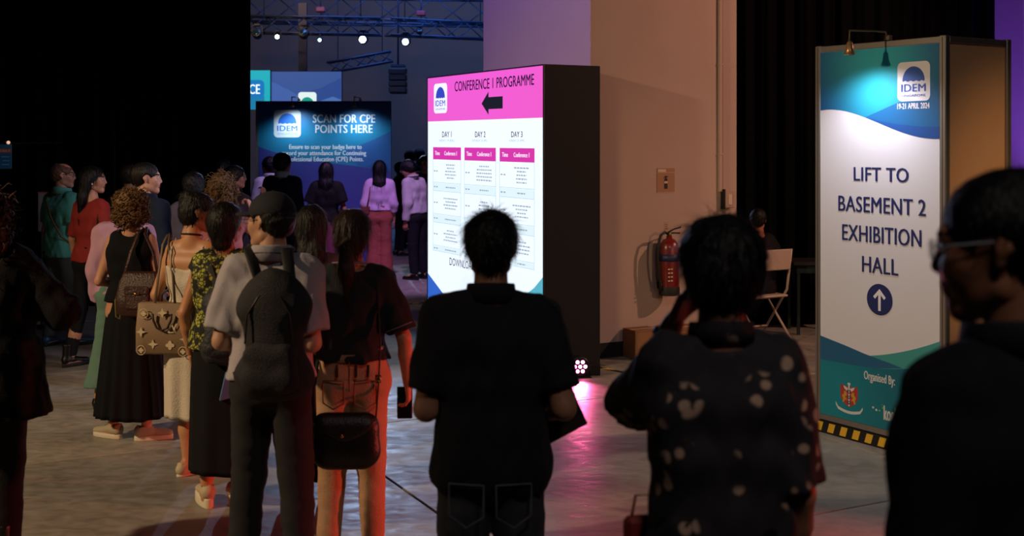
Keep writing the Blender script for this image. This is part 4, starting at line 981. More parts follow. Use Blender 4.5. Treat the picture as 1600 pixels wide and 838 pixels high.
b = MB(); b.tube([(-.01,0,.575),(.05,-.01,.60),(.12,-.01,.615)], .007, 6); b.tube([(-.01,0,.562),(.05,-.01,.565),(.11,-.01,.56)], .007, 6); b.build('handle', DKm, fe)
b = MB(); b.tube([(-.02,0,.56),(-.06,-.02,.575),(-.105,-.02,.55),(-.135,-.02,.46),(-.140,-.02,.32),(-.125,-.02,.18),(-.105,-.02,.10),(-.098,-.02,.05)], .012, 10); b.build('hose', mat('rubber_black', '0d0c0c', .5), fe)
b = MB(); b.tube([(-.100,-.02,.14),(-.099,-.02,.05)], [.012,.017], 10); b.build('nozzle', mat('rubber_black', '0d0c0c', .5), fe)
b = MB(); b.box((-.05,.085,.3),(.05,.122,.44)); b.box((-.05,.085,.05),(.05,.122,.10)); b.build('wall_bracket', DKm, fe)
t = pthing('notice', 'tiny pale notice stuck above the fire extinguisher on the pillar wall', 'notice', 1041, 361)
MB().box((-.022,-.002,0),(.025,-.0004,.085)).build('paper', mat('paper_pale', 'b39484', .7), t)
b = MB(); [b.box((-.014,-.0026,.02+.018*j),(.016-.004*(j % 2),-.002,.024+.018*j)) for j in range(3)]; b.build('printed_lines', DKm, t)
# cardboard boxes by the baseboard
CB = mat('cardboard', '8a5f3e', .85, vary=.1, vscale=12)
u, z = on_pillar(967, 556)
for i, (du, dw, dd, dh, lab, dyy) in enumerate(((0.03,.26,.24,.255,'left-hand brown cardboard box against the pillar foot', 0),(.31,.42,.30,.245,'right-hand wider cardboard box against the pillar foot', .0))):
    t = thing('cardboard_box', lab, 'box', PM @ Vector((u+du+dw/2, -.02-dd/2, 0)), PANG)
    MB().box((-dw/2,-dd/2,0),(dw/2,dd/2,dh), .003).build('carton', CB, t)
    MB().box((-dw/2+.001,-dd/2-.003,dh),(-.002,dd/2,dh+.004)).build('flap', CB, t); MB().box((.002,-dd/2-.003,dh),(dw/2-.001,dd/2,dh+.004)).build('flap', CB, t)
    MB().box((-dw/2+.001,-.025,dh+.004),(dw/2-.001,.025,dh+.0055)).build('packing_tape', mat('packing_tape', 'a98a5c', .3), t)
# striped cable tape strips on the floor
def tape(a, b, label, w=.055):
    a, b = Vector((*a, 0)), Vector((*b, 0)); d = b-a; t = thing('floor_tape', label, 'tape', (a+b)/2, math.atan2(d.y, d.x)); L_ = d.length
    MB().box((-L_/2,-w/2,0.0005),(L_/2,w/2,.003)).build('strip', mat('tape_black', '0b0b0b', .5), t); n = max(2, int(L_/.22)); YL = mat('tape_yellow', 'e2b32a', .5)
    for i in range(n):
        x = -L_/2+L_*(i+.25)/n; MB().add([(x,-w/2+.002,.0045),(x+.09,-w/2+.002,.0045),(x+.12,w/2-.002,.0045),(x+.03,w/2-.002,.0045),(x,-w/2+.002,.003),(x+.09,-w/2+.002,.003),(x+.12,w/2-.002,.003),(x+.03,w/2-.002,.003)], [(0,1,2,3),(0,4,5,1),(1,5,6,2),(2,6,7,3),(3,7,4,0)]).build('stripe', YL, t)
def gr(px, py): k = (py-HORIZON)/EYE; return ((px-800)/k, F/k)
tape(gr(934,574), gr(1010,590), 'black and yellow striped tape on the floor right of the glowing pink lamp', .05)
tape(gr(600,478), gr(668,473), 'farther striped tape strip on the floor left of the lightbox', .06)
tape(gr(600,499), gr(668,506), 'nearer striped tape strip on the floor left of the lightbox', .06)
# pink floor lamp (flat par)
fx, fy = gr(905, 590)
par = thing('floor_lamp', 'small black floor spotlight with seven glowing pink diodes beside the lightbox', 'lamp', (fx, fy, 0), R(8))
MB().lathe([(.0,-.10),(.055,-.10),(.075,-.085),(.078,.02),(.082,.04),(.070,.042)], (0,0,.095), 24, 'y').build('housing', mat('par_black', '141014', .4), par)
MB().lathe([(0,.020),(.072,.022),(.072,.030),(0,.031)], (0,0,.095), 24, 'y').build('lens_plate', mat('par_plate', '3a1030', .3), par)
LED = em('led_pink', 'ff5fa8', 26)
for k in range(7):
    a = k*math.pi/3; x, z = (0, .095) if k == 6 else (.043*math.cos(a), .095+.043*math.sin(a))
    MB().lathe([(0,.034),(.0195,.035),(.015,.043),(0,.046)], (x,0,z), 12, 'y').build('diode', LED, par)
b = MB(); b.tube([(-.09,0,.0),(-.092,0,.10)], .006, 6); b.tube([(.09,0,.0),(.092,0,.10)], .006, 6); b.box((-.095,-.05,0),(.095,.05,.006)); b.build('bracket', MBLK, par)
MB().box((.05,.05,.0),(.19,.15,.09), .006).build('power_supply', MBLK, par)
spot('floor_lamp_light', (fx+.007, fy-.07, .10), (fx-.05, fy-3.0, .0), 40, (1.0,.12,.34), 80, .8, .04)
# folding chair and desk in the dark by the pillar
WHP = mat('chair_white', 'b9a496', .5); k = 159.5; Y = F/k
cx = 2.42
ch = thing('folding_chair', 'white folding chair under the person seated beside the pillar', 'chair', (cx, Y, 0), R(28))
MB().box((-.20,-.20,.43),(.20,.18,.455), .01).build('seat', WHP, ch); MB().box((-.20,-.235,.70),(.20,-.215,.90), .008).build('backrest', WHP, ch)
for x in (-.205, .205):
    MB().tube([(x,-.235,.90),(x,-.17,.50),(x,.20,0.012)], .012, 8).build('leg', WHP, ch); MB().tube([(x*.93,.15,.44),(x*.93,-.26,.012)], .011, 8).build('leg', WHP, ch)
MB().tube([(-.2,.12,.11),(.2,.12,.11)], .009, 8).build('stretcher', WHP, ch)
dk_ = thing('desk', 'dark table on thin grey-green legs beside the seated person', 'table', ((1292-800)/153., F/153., 0), R(0))
DG = mat('desk_green_grey', '2e3c3a', .4, metal=.4)
MB().box((-.40,-.25,.70),(.40,.25,.73), .004).build('tabletop', mat('desk_top', '1c1b1a', .6), dk_); MB().box((-.36,-.22,.62),(.36,.22,.70)).build('apron', DG, dk_)
for x, y in ((-.34,-.2),(.34,-.2),(-.34,.2),(.34,.2)): MB().box((x-.015,y-.015,0),(x+.015,y+.015,.70)).build('leg', DG, dk_)
# entry notices at the left edge
k = 150.; x = (7-800)/k
es = thing('hanging_notice', 'small blue and orange sign hanging on the black drape at the far left edge', 'sign', (x, F/k, EYE-(264-HORIZON)/k), 0)
MB().box((-.09,0,0),(.072,.012,.255), .002).build('board', mat('notice_blue', '2a6f94', .5), es); MB().box((-.09,-.002,.165),(.072,0,.21)).build('header', mat('notice_orange', 'c2603a', .5), es)
text('ENTRY ONLY', es, mat('print_pale', 'cfd6dc', .5), -.088, .068, .175, .20, -.004, .01) if False else text('Y ONLY', es, mat('print_pale', 'cfd6dc', .5), -.085, .062, .176, .20, -.004, .01)
b = MB(); [b.box((-.03+.01*(j % 2),-.003,.04+.04*j),(.05,0,.05+.04*j)) for j in range(3)]; b.build('printed_lines', mat('notice_pale_blue', '7fb3cf', .5), es)
MB().tube([(-.04,0,.255),(0,.0,.29),(.03,0,.255)], .004, 6).build('hanger', ALU, es)
b = MB(); b.sph((.045,-.01,.275), .018); b.build('lamp_head', mat('notice_lamp', 'd8a890', .4, emit=1.2), es)
MB().box((-.006,.012,.26),(.006,1.6,.272)).build('bracket', MBLK, es)
k = 150.; es2 = thing('sign_stand', 'narrow pale standing board with a pink frame behind the man in green', 'sign', ((64-800)/k, F/k, 0), 0)
MB().box((-.03,0,EYE-(362-HORIZON)/k),(.05,.012,EYE-(300-HORIZON)/k), .002).build('board', mat('stand_board', '8a8078', .6), es2); b = MB(); b.box((-.034,-.002,EYE-(302-HORIZON)/k),(.10,.0,EYE-(300-HORIZON)/k)); b.build('frame_edge', mat('stand_pink', '9a4a50', .5), es2)
MB().tube([(0,.02,.01),(0,.02,EYE-(300-HORIZON)/k)], .012, 8).build('pole', MBLK, es2); MB().box((-.15,-.12,0),(.15,.14,.012)).build('base', MBLK, es2)
# ------------------------------------------------------------------ the people in the picture
def XY(px, k): return (px-800)/k, F/k
DK = cloth('121216'); BLK = cloth('0b0b0e'); NV = cloth('141a30'); BL_SH = mat('black_leather', '0c0b0c', .35, bump=.2, bscale=120)
GOLD = mat('gold_metal', 'caa060', .25, metal=1.0); STRAPB = mat('strap_black', '0e0d10', .7, bump=.3, bscale=300)
GL = mat('glasses_frame', '2a2626', .3)
PH = mat('phone_black', '0a0a0c', .2)
def at_person(p, off, rz=0):
    return p.W(off), p.rz+R(rz)
def phone(label, p, hand, col='0a0a0c', up=(0,0,1), scr=None):
    wv, ax, n, t = p.handinfo[hand]; c = wv+ax*.10*p.h/1.7+n*.022
    loc = p.W(c-np.array([0,0,.07])); o = thing('phone', label, 'phone', loc, p.rz)
    MB().box((-.036,-.005,0),(.036,.005,.15), .0035).build('case', mat('phone_'+col, col, .3), o)
    MB().box((-.033,.0052,.005),(.033,.006,.145)).build('screen', scr or mat('phone_glass', '05060a', .08), o); return o

# --- near row
# man in the black polo seen from behind in front of the lightbox
x, y = XY(767, 478)
N = Person('broad man in a black polo shirt and grey jeans seen from behind before the lightbox', x, y, 1.725, 0, True, 'a8745a', armL='fold', armR=((.165,-.03,.65),(.085,.115,.60)), sh=.132, g=1.06, res=.010, feet=((-.075,0,12),(.075,0,-12)))
N.hair('short', '0b0909', n=2600, slen=.040, seed=3, res=.005)
N.top(mat('polo_black', '16161c', .85, bump=.35, bscale=260, vary=.15, vscale=9, spec=.3), .80, .470, .016, .010, name='polo_shirt', wr=.008, seed=4, stube=.022)
N.collar(mat('polo_collar', '111116', .85, bump=.3, bscale=300), .045, .028)
N.trousers(mat('jeans_grey', '34343c', .9, bump=.3, bscale=400, vary=.2, vscale=12), .014, .02, wr=.006, seed=2)
pk_ = MB()
for sd in (-1, 1):
    pk_ = MB(); pts = [(sd*.075+a*.055, b) for a, b in ((-1,.0),(1,.0),(1,-.10),(0,-.135),(-1,-.10))]
    V = [(u, -.148-.0*abs(u), .87+v) for u, v in pts]
    pk_.tube([(u, -.150+.35*max(0, abs(u)-.06), .865+v) for u, v in pts], .0035, 5, closed=True); pk_.build('pocket_seam', mat('seam_thread', '50505a', .8), N.botobj)
N.shoes(BL_SH, None, 'shoe')
lf = thing('leaflet', 'dark folded leaflet held at the waist by the man in the black polo', 'leaflet', *at_person(N, (.17,.10,1.03), 15))
MB().box((-.03,-.003,-.10),(.13,.003,.10)).build('cover', mat('leaflet_navy', '10141f', .6), lf, None, (0,R(-24),0)); MB().box((-.03,-.0045,-.10),(.13,-.003,-.06)).build('printed_band', mat('leaflet_brown', '2a1614', .6), lf, None, (0,R(-24),0))

# person in the floral shirt
def floral(nt, b):
    Nn = nt.nodes; L = nt.links; tc = Nn.new('ShaderNodeTexCoord')
    wn = Nn.new('ShaderNodeTexNoise'); wn.inputs['Scale'].default_value = 30; vm = Nn.new('ShaderNodeVectorMath'); vm.operation = 'SCALE'; vm.inputs['Scale'].default_value = .006; L.new(tc.outputs['Object'], wn.inputs[0]); L.new(wn.outputs['Color'], vm.inputs[0])
    ad = Nn.new('ShaderNodeVectorMath'); ad.operation = 'ADD'; L.new(tc.outputs['Object'], ad.inputs[0]); L.new(vm.outputs[0], ad.inputs[1])
    v1 = Nn.new('ShaderNodeTexVoronoi'); v1.inputs['Scale'].default_value = 8.6; v1.inputs['Randomness'].default_value = .85; v2 = Nn.new('ShaderNodeTexVoronoi'); v2.inputs['Scale'].default_value = 24; v2.inputs['Randomness'].default_value = .75
    L.new(ad.outputs[0], v1.inputs[0]); L.new(ad.outputs[0], v2.inputs[0])
    a = Nn.new('ShaderNodeMapRange'); a.inputs[1].default_value = .40; a.inputs[2].default_value = .32; L.new(v1.outputs['Distance'], a.inputs[0])
    c = Nn.new('ShaderNodeMapRange'); c.inputs[1].default_value = .46; c.inputs[2].default_value = .36; L.new(v2.outputs['Distance'], c.inputs[0])
    m = Nn.new('ShaderNodeMath'); m.operation = 'MULTIPLY'; L.new(a.outputs[0], m.inputs[0]); L.new(c.outputs[0], m.inputs[1])
    mx = Nn.new('ShaderNodeMix'); mx.data_type = 'RGBA'; mx.inputs[6].default_value = (*lin('262226'), 1); mx.inputs[7].default_value = (*lin('c4a088'), 1); L.new(m.outputs[0], mx.inputs[0]); L.new(mx.outputs[2], b.inputs['Base Color'])
x, y = XY(1128, 650)
O = Person('person in a loose black shirt with beige flowers seen from behind, hand at face', x, y, 1.775, 2, True, 'a8745a', armL=((.128,.150,.705),(.045,.085,.87)), armR=((.122,-.02,.63),(.130,.04,.49)), sh=.100, g=1.0, res=.010, yaw=4, feet=((-.07,0,10),(.07,0,-10)), curl=(.6,.4), palms=((.8,-.6,0), None))
O.hair('full', '0d0a09', n=3000, slen=.045, seed=8, res=.005)
O.top(noded('floral_print', floral, .85), .95, .36, .014, .006, name='shirt', wr=.010, seed=11, stube=.024, flare=.0)
O.collar(MATS['floral_print'], .043, .022)
O.trousers(BLK, .014, .022); O.shoes(BL_SH)
wv, ax, n_, t_ = O.handinfo[0]
wt = MB(); c_ = wv-ax*.045; wt.tube([c_+(n_*math.cos(a)+t_*math.sin(a))*.031 for a in [k*2*math.pi/18 for k in range(18)]], .010, 8, closed=True, flat=1); wt.build('wristwatch', mat('watch_band', '0c1020', .4), O.root)
mk = MB()
for sd in (-1, 1):
    mk.tube([O.H((sd*.055,.075,-.03)), O.H((sd*.078,.03,-.012)), O.H((sd*.087,-.008,.018)), O.H((sd*.088,-.028,.005)), O.H((sd*.083,-.020,-.035)), O.H((sd*.070,.03,-.055)), O.H((sd*.055,.062,-.06))], .0032, 6)
ml = mk.build('mask_loop', mat('mask_white', 'c8c8d4', .7), O.root)
fm = Field([ell((0,.055,-.055), (.066,.075,.062))], .006, .02); fm.sub(ell((0,.045,-.05), (.062,.070,.066)), k=.003); fm.cut(lambda P: -(P[..., 1]-.028)); v_, f_ = fm.mesh()
link('face_mask', raw_mesh('face_mask', (v_*O.hs) @ O.hr.T+O.hc, f_, [MATS['mask_white']]), O.root)
rb_ = thing('red_bag', 'small red bag hanging at the left hip of the person in flowered shirt', 'bag', *at_person(O, (-.175,.10,.80), 10))
MB().box((-.05,-.02,0),(.05,.02,.22), .012).build('body', mat('bag_red', '8e2a26', .6), rb_); b = MB(); b.tube([(-.03,0,.22),(-.02,0,.27),(.02,0,.27),(.03,0,.22)], .004, 6); b.build('handle', mat('bag_red', '8e2a26', .6), rb_)

# man in the dark jacket and glasses at the right edge
x, y = XY(1598, 900)
P_ = Person('man in glasses and a dark jacket close at the right edge, head turned left', x, y, 1.905, 22, True, '9a6448', yaw=38, pitch=-6, sh=.112, g=1.1, res=.010)
P_.hair('fade', '0b0908', n=2600, slen=.022, seed=5, res=.005)
P_.top(mat('jacket_dark', '14141a', .8, bump=.3, bscale=200, vary=.1, spec=.3), 1.95, .46, .022, .014, name='jacket', wr=.008, seed=9, stube=.030)
P_.collar(mat('jacket_collar', '16161e', .8), .050, .030); P_.trousers(DK); P_.shoes(BL_SH)
P_.glasses(mat('glasses_clear', 'b8b8c0', .2), None)

# woman with long brown hair at the left edge
x, y = XY(-22, 340)
Q = Person('woman in a long dark coat with long brown hair cut off by the left edge', x, y, 1.73, 8, False, '9a6a50', sh=.118, g=1.22, armR=((.235,-.03,.69),(.12,.13,.66)), res=.011)
Q.hair('wavy', '4a2a20', length=.38, n=800, seed=5); Q.top(mat('coat_black', '120f12', .9, bump=.3, bscale=150, spec=.2), 1.9, .40, .03, .02, name='coat', stube=.038, flare=.045, wr=.008)
Q.trousers(cloth('100c10'), .02, .03); Q.shoes(BL_SH, None, 'boot')

# --- the queue
x, y = XY(206, 238)
A = Person('woman with big curly hair in a long sleeveless black dress, beige canvas shoes', x, y, 1.63, -6, False, 'b88468', sh=.108, g=1.04, armL=((.155,-.02,.64),(.08,.13,.60)), armR=((.150,-.01,.63),(.09,.12,.58)), feet=((-.075,.0,68),(.075,-.02,-66)), res=.011)
A.hair('curly', '6e5030', n=620, seed=2)
DR = mat('dress_black', '0b0c11', .9, bump=.2, bscale=200, spec=.2)
A.top(DR, 0, .55, .012, .006, name='dress_bodice', wr=.004, neck=.045); A.skirt(DR, .60, .095, .080, .150, 17, .010, ell_=.75, dx=.01)
A.shoes(mat('canvas_beige', 'a89c84', .85, bump=.3, bscale=300), mat('sole_cream', 'cfc3ae', .6), 'sneaker')
x, y = XY(193, 214)
B = Person('person in a puffy lavender pink blouse standing close behind the curly haired woman', x, y, 1.60, 2, False, 'b07a5c', sh=.128, armL='down', feet=((-.11,0,10),(.03,0,-10)), g=1.05)
B.hair('short', '2a1c14', n=500); B.top(cloth('b58aa0'), 1.93, .52, .020, .015, name='blouse', stube=.040, wr=.008); B.trousers(cloth('5f7f70'), .03, .06, end=.10, wr=.008, flare=.03); B.shoes(BL_SH)
x, y = XY(96, 164)
C = Person('bald man in glasses and a sea green polo shirt with a tan shoulder strap', x, y, 1.745, -32, True, 'c08a6c', yaw=-42, armL='down', armR='fold', sh=.122, feet=((-.05,-.03,10),(.06,.05,-20)), g=1.05)
C.hair('balding', '5a4030', n=300, slen=.012); C.hairobj.scale = (1,1,1)
C.top(cloth('5cab96'), .75, .485, .016, .008, name='polo_shirt', stube=.024); C.collar(cloth('5cab96'), .050, .03); C.trousers(cloth('4d524e'), .018, .028, wr=.009); C.shoes(mat('trainer_blue', '2c4a66', .4), None, 'sneaker'); C.glasses(GL)
C.strap(mat('strap_tan', '9a7048', .6), [(-.075,-.02,.835),(-.045,-.065,.79),(.02,-.082,.70),(.09,-.070,.60),(.13,-.0,.545)], .014, 'bag_strap')
x, y = XY(143, 180)
D = Person('woman in a red top and black ankle boots with long black hair, looking right', x, y, 1.735, -26, False, 'c08c72', yaw=-52, armL='down', armR='fold', feet=((-.07,-.06,-10),(.05,.05,-60)))
D.hair('long', '0c090a', .34, n=900, slen=.10); D.top(cloth('96302c'), .9, .52, .013, .004, name='blouse'); D.trousers(DK, .008, .010); D.shoes(BL_SH, None, 'boot')
D.strap(STRAPB, [(.065,.0,.835),(.085,-.045,.76),(.095,-.06,.66),(.09,-.055,.58)], .008, 'bag_strap')
sp2 = MB(); sp2.sph(D.H((-.083,.0,-.035)), .008, 8, 6); sp2.sph(D.H((.083,.0,-.035)), .008, 8, 6); sp2.build('earring', mat('pearl', 'e8dcd0', .2), D.root)
x, y = XY(226, 200)
E_ = Person('clean-shaven man in a dark navy shirt with cropped hair, profile to the right', x, y, 1.785, -24, True, 'c4937a', yaw=-50, armR='fold', armL='fold', sh=.122)
E_.hair('fade', '120d0c', n=900, slen=.016); E_.top(cloth('1a2338', 'navy'), 1.95, .48, .016, .008, stube=.022); E_.collar(cloth('1a2338', 'navy'), .05, .03); E_.trousers(DK); E_.shoes(BL_SH)
x, y = XY(203, 166)
Fp = Person('balding person mostly hidden behind the man in the dark navy shirt', x, y, 1.74, 0, True, '8a5c46', res=.015)
Fp.hair('balding', '171110', n=300); Fp.top(DK, 1.9); Fp.trousers(DK); Fp.shoes(BL_SH, None, 'shoe')
x, y = XY(301, 178)
G = Person('dark haired person in a white shirt under a grey jacket, head turned left', x, y, 1.68, -10, True, 'b8887a', yaw=30, armL='fold', armR='fold', res=.014)
G.hair('full', '0e0d12', n=900, slen=.03); G.top(cloth('5a5468'), 1.95, .48, .018, .01, name='jacket', stube=.024); G.collar(mat('shirt_white', 'b8c4c8', .8), .052, .04); G.trousers(DK); G.shoes(BL_SH)
x, y = XY(347, 203)
H_p = Person('woman with long wavy golden brown hair raising both hands to take a photo', x, y, 1.70, -6, False, 'c08a74', armL=((.15,.10,.72),(.075,.20,.86)), armR=((.15,.10,.72),(.055,.20,.90)), curl=(.7,.7))
H_p.hair('wavy', '5e4428', .20, n=460, seed=4); H_p.top(cloth('b06a70'), .4, .52, name='blouse'); H_p.trousers(DK); H_p.shoes(BL_SH)
x, y = XY(347, 141)
I1 = Person('balding man farthest back by the drape, only his crown showing', x, y, 1.765, 5, True, '9a6450', res=.015); I1.hair('balding', '15100f', n=300); I1.top(DK, 1.9); I1.trousers(DK); I1.shoes(BL_SH)
x, y = XY(366, 152)
I2 = Person('dark haired person in glasses facing right behind the wavy haired woman', x, y, 1.70, -30, False, 'a86a5a', yaw=-50, res=.015, armR='up', armL='fold'); I2.hair('full', '120c0c', n=500, slen=.03); I2.top(cloth('3a2a34'), 1.5); I2.trousers(DK); I2.shoes(BL_SH); I2.glasses(GL)
x, y = XY(300, 267)
J = Person('woman in a strappy white midi dress with pinned up hair, profile to the right', x, y, 1.655, -14, False, 'bd8660', yaw=-60, pitch=-10, armL=((.150,-.03,.64),(.110,.06,.50)), armR='fold', feet=((-.01,0,-22),(.075,.05,-34)), res=.011)
J.hair('bun', '15100f', n=900, slen=.05)
DW = mat('dress_white', 'cfc2b0', .85, bump=.3, bscale=120, vary=.05, spec=.3)
def lowback(P, s): return P[..., 2]-(.725*s.h+.02*np.abs(P[..., 0])/.1+.25*np.maximum(P[..., 1], 0))
J.top(DW, 0, .55, .010, .004, name='dress_bodice', low=lowback, wr=.004); J.skirt(DW, .60, .205, .076, .092, 9, .008, ell_=.78, hip=.104)
for sd in (-1, 1): J.strap(DW, [(sd*.052,.055,.745),(sd*.060,.03,.80),(sd*.062,-.0,.832),(sd*.056,-.05,.79),(sd*.045,-.066,.725)], .004, 'dress_strap', J.topobj)
J.shoes(mat('shoe_cream', 'bba98c', .6), mat('sole_cream', 'cfc3ae', .6), 'flat'); J.necklace(STRAPB, .028)
# tote held at her left hip
def tote_tex(): pass
tote = thing('tote_bag', 'brown monogram leather tote with cream emblems hanging beside the white dress', 'bag', *at_person(J, (-.095,-.12,.725), 10))
TB = mat('tote_brown', '8f7458', .55, bump=.25, bscale=260, vary=.06); TC = mat('tote_cream', 'd8c4a0', .55)
b = MB(); rg = []
for z, wx, wy in ((0,.150,.055),(.012,.168,.068),(.15,.170,.060),(.285,.160,.044),(.29,.156,.042)):
    rg.append([(math.copysign(abs(math.cos(a))**.35, math.cos(a))*wx, math.copysign(abs(math.sin(a))**.35, math.sin(a))*wy, z) for a in [k*2*math.pi/32 for k in range(32)]])
b.rings(rg); b.build('body', TB, tote)
def flower(u, v, r, rot=0, petals=4, nm='emblem'):
    pts = [(u+r*(.55+.45*abs(math.cos(petals/2*(a))))*math.cos(a+rot), v+r*(.55+.45*abs(math.cos(petals/2*a)))*math.sin(a+rot)) for a in np.linspace(0, 2*math.pi, 32, endpoint=False)]
    MB().plate(pts, -.070, -.0665).build(nm, TC, tote)
def star(u, v, r):
    pts = [(u+(r if k % 2 == 0 else r*.38)*math.cos(k*math.pi/4), v+(r if k % 2 == 0 else r*.38)*math.sin(k*math.pi/4)) for k in range(8)]
    MB().plate(pts, -.070, -.0665).build('emblem', TC, tote)
def ringf(u, v, r):
    mb = MB(); mb.tube([(u+r*math.cos(a), -.0675, v+r*math.sin(a)) for a in np.linspace(0, 2*math.pi, 24, endpoint=False)], .0025, 5, closed=True); mb.build('emblem_ring', TC, tote); flower(u, v, r*.62)
for (u, v, k_) in ((-.11,.235,'r'),(.0,.240,'s'),(.11,.235,'r'),(-.125,.130,'s'),(.060,.150,'LV'),(-.055,.060,'s'),(.045,.055,'f'),(.130,.09,'s'),(-.125,.025,'r'),(.12,.020,'r')):
    if k_ == 'r': ringf(u, v, .026)
    elif k_ == 'f': flower(u, v, .026)
    elif k_ == 's': star(u, v, .030)
    else:
        text('L', tote, TC, u-.026, u+.002, v-.024, v+.018, -.0700, .02); text('V', tote, TC, u-.010, u+.026, v-.010, v+.030, -.0705, .02)
DKB = mat('handle_dark_brown', '2a1812', .5)
for yy in (-.072, .062):
    b = MB(); b.tube([(-.055,yy,.235),(-.052,yy,.20),(-.03,yy-.004,.155),(.0,yy-.006,.14),(.03,yy-.004,.155),(.052,yy,.20),(.055,yy,.235)] if yy < 0 else [(-.055,yy,.235),(-.05,yy,.33),(0,yy,.37),(.05,yy,.33),(.055,yy,.235)], .0065, 8); b.build('handle', DKB, tote)
b = MB(); b.tube([(-.06,-.03,.28),(-.055,.02,.45),(-.045,.06,.62),(-.035,.11,.672),(-.035,.17,.62)], .008, 8, flat=.4); b.tube([(.06,-.03,.28),(.03,.02,.45),(-.01,.06,.62),(-.02,.11,.678),(-.03,.17,.62)], .008, 8, flat=.4); b.build('shoulder_strap', mat('strap_taupe', '6e5a48', .6), tote)
# shoulder bag of A
sb = thing('shoulder_bag', 'dark brown leather shoulder bag on the back of the curly haired woman', 'bag', *at_person(A, (.15,-.20,.83), 4))
LBR = mat('leather_dark_brown', '3a2018', .4, bump=.4, bscale=90, vary=.2)
b = MB(); b.rings([[(math.copysign(abs(math.cos(a))**.45, math.cos(a))*wx, math.copysign(abs(math.sin(a))**.5, math.sin(a))*wy, z) for a in [k*2*math.pi/28 for k in range(28)]] for z, wx, wy in ((0,.10,.05),(.02,.145,.072),(.12,.155,.075),(.22,.135,.055),(.27,.115,.035),(.285,.10,.02))]); b.build('body', LBR, sb)
b = MB(); b.box((-.075,-.088,.05),(.075,-.066,.19), .01); b.build('front_pocket', LBR, sb); MB().box((-.078,-.094,.145),(.078,-.070,.20), .008).build('pocket_flap', LBR, sb)
MB().tube([(-.02,-.096,.155),(.02,-.096,.155)], .006, 8).build('buckle', GOLD, sb)
b = MB(); b.tube([(-.11,0,.26),(-.09,.06,.40),(-.065,.13,.515),(-.055,.20,.545),(-.045,.26,.50)], .012, 8, flat=.4); b.build('strap', LBR, sb); b = MB(); b.tube([(.11,0,.26),(.06,.06,.40),(-.015,.12,.515),(-.03,.20,.550),(-.03,.26,.50)], .012, 8, flat=.4); b.build('strap', LBR, sb)
b = MB(); b.tube([(-.13,-.02,.20),(-.155,-.03,.10),(-.15,-.03,-.0),(-.13,-.02,-.02),(-.12,-.02,.05)], .006, 6); b.build('hanging_tassel', mat('tassel_olive', '6e6a30', .6), sb)

x, y = XY(352, 290)
def leafy(nt, b):
    Nn = nt.nodes; L = nt.links; tc = Nn.new('ShaderNodeTexCoord'); v1 = Nn.new('ShaderNodeTexVoronoi'); v1.feature = 'DISTANCE_TO_EDGE'; v1.inputs['Scale'].default_value = 48
    n = Nn.new('ShaderNodeTexNoise'); n.inputs['Scale'].default_value = 26; n.inputs['Detail'].default_value = 1
    L.new(tc.outputs['Object'], v1.inputs[0]); L.new(tc.outputs['Object'], n.inputs[0])
    a = Nn.new('ShaderNodeMapRange'); a.inputs[1].default_value = .05; a.inputs[2].default_value = .16; L.new(v1.outputs[0], a.inputs[0])
    c = Nn.new('ShaderNodeMapRange'); c.inputs[1].default_value = .46; c.inputs[2].default_value = .54; L.new(n.outputs[0], c.inputs[0]); m = Nn.new('ShaderNodeMath'); m.operation = 'MULTIPLY'; L.new(a.outputs[0], m.inputs[0]); L.new(c.outputs[0], m.inputs[1])
    mx = Nn.new('ShaderNodeMix'); mx.data_type = 'RGBA'; mx.inputs[6].default_value = (*lin('12140f'), 1); mx.inputs[7].default_value = (*lin('a9a83e'), 1); L.new(m.outputs[0], mx.inputs[0]); L.new(mx.outputs[2], b.inputs['Base Color'])
K = Person('woman in a yellow and black leaf print top and long black skirt, platform shoes', x, y, 1.62, 0, False, 'b98058', yaw=-18, armL=((.165,-.02,.63),(.150,.03,.47)), armR='fold', feet=((-.055,-.02,26),(.035,.02,-10)), res=.011, sh=.112, g=1.05)
K.hair('bob', '120c0b', .20, n=1200, slen=.06, seed=6); K.top(noded('leaf_print', leafy, .85), .18, .515, .018, .012, name='blouse', wr=.006, stube=.02); K.skirt(BLK, .56, .115, .098, .118, 9, .005, ell_=.8, hip=.112)
K.shoes(mat('shoe_cream', 'bba98c', .6), mat('sole_offwhite', 'd8cdb4', .6), 'platform')
K.strap(STRAPB, [(-.055,.0,.838),(-.035,-.062,.785),(.0,-.078,.70),(.04,-.085,.64)], .020, 'bag_strap')
bp = thing('sling_backpack', 'grey-black mottled backpack slung on the woman in the leaf print top', 'bag', *at_person(K, (.04,-.20,.795), -6))
MOT = mat('nylon_mottled', '24262c', .6, bump=.5, bscale=60, vary=.8, vscale=22)
f = Field([rc((-.05,0,.06), (.05,0,.06), .075, k=.04, flat=.8), rc((-.045,0,.30), (.045,0,.30), .070, k=.04, flat=.75), rc((0,0,.1), (0,0,.30), .09, k=.05, flat=.8)], .010); f.wobble(.006, 40, 3); v_, q_ = f.mesh(); link('body', raw_mesh('body', v_, q_, [MOT]), bp)
f = Field([rc((-.04,-.06,.09), (.04,-.06,.09), .055, k=.03, flat=.6), rc((-.035,-.06,.16), (.035,-.06,.16), .05, k=.03, flat=.6)], .010); f.wobble(.005, 50, 5); v_, q_ = f.mesh(); link('front_pocket', raw_mesh('front_pocket', v_, q_, [MOT]), bp)
b = MB(); b.tube([(-.06,-.07,.24),(0,-.085,.26),(.06,-.07,.24)], .004, 6); b.build('zip', mat('zip_grey', '5a5a60', .4, metal=.6), bp); b = MB(); b.tube([(-.02,0,.38),(0,-.01,.41),(.02,0,.38)], .006, 6); b.build('grab_loop', STRAPB, bp)
phone('red phone held low in the hand of the woman with the leaf print top', K, 0, 'a02434')
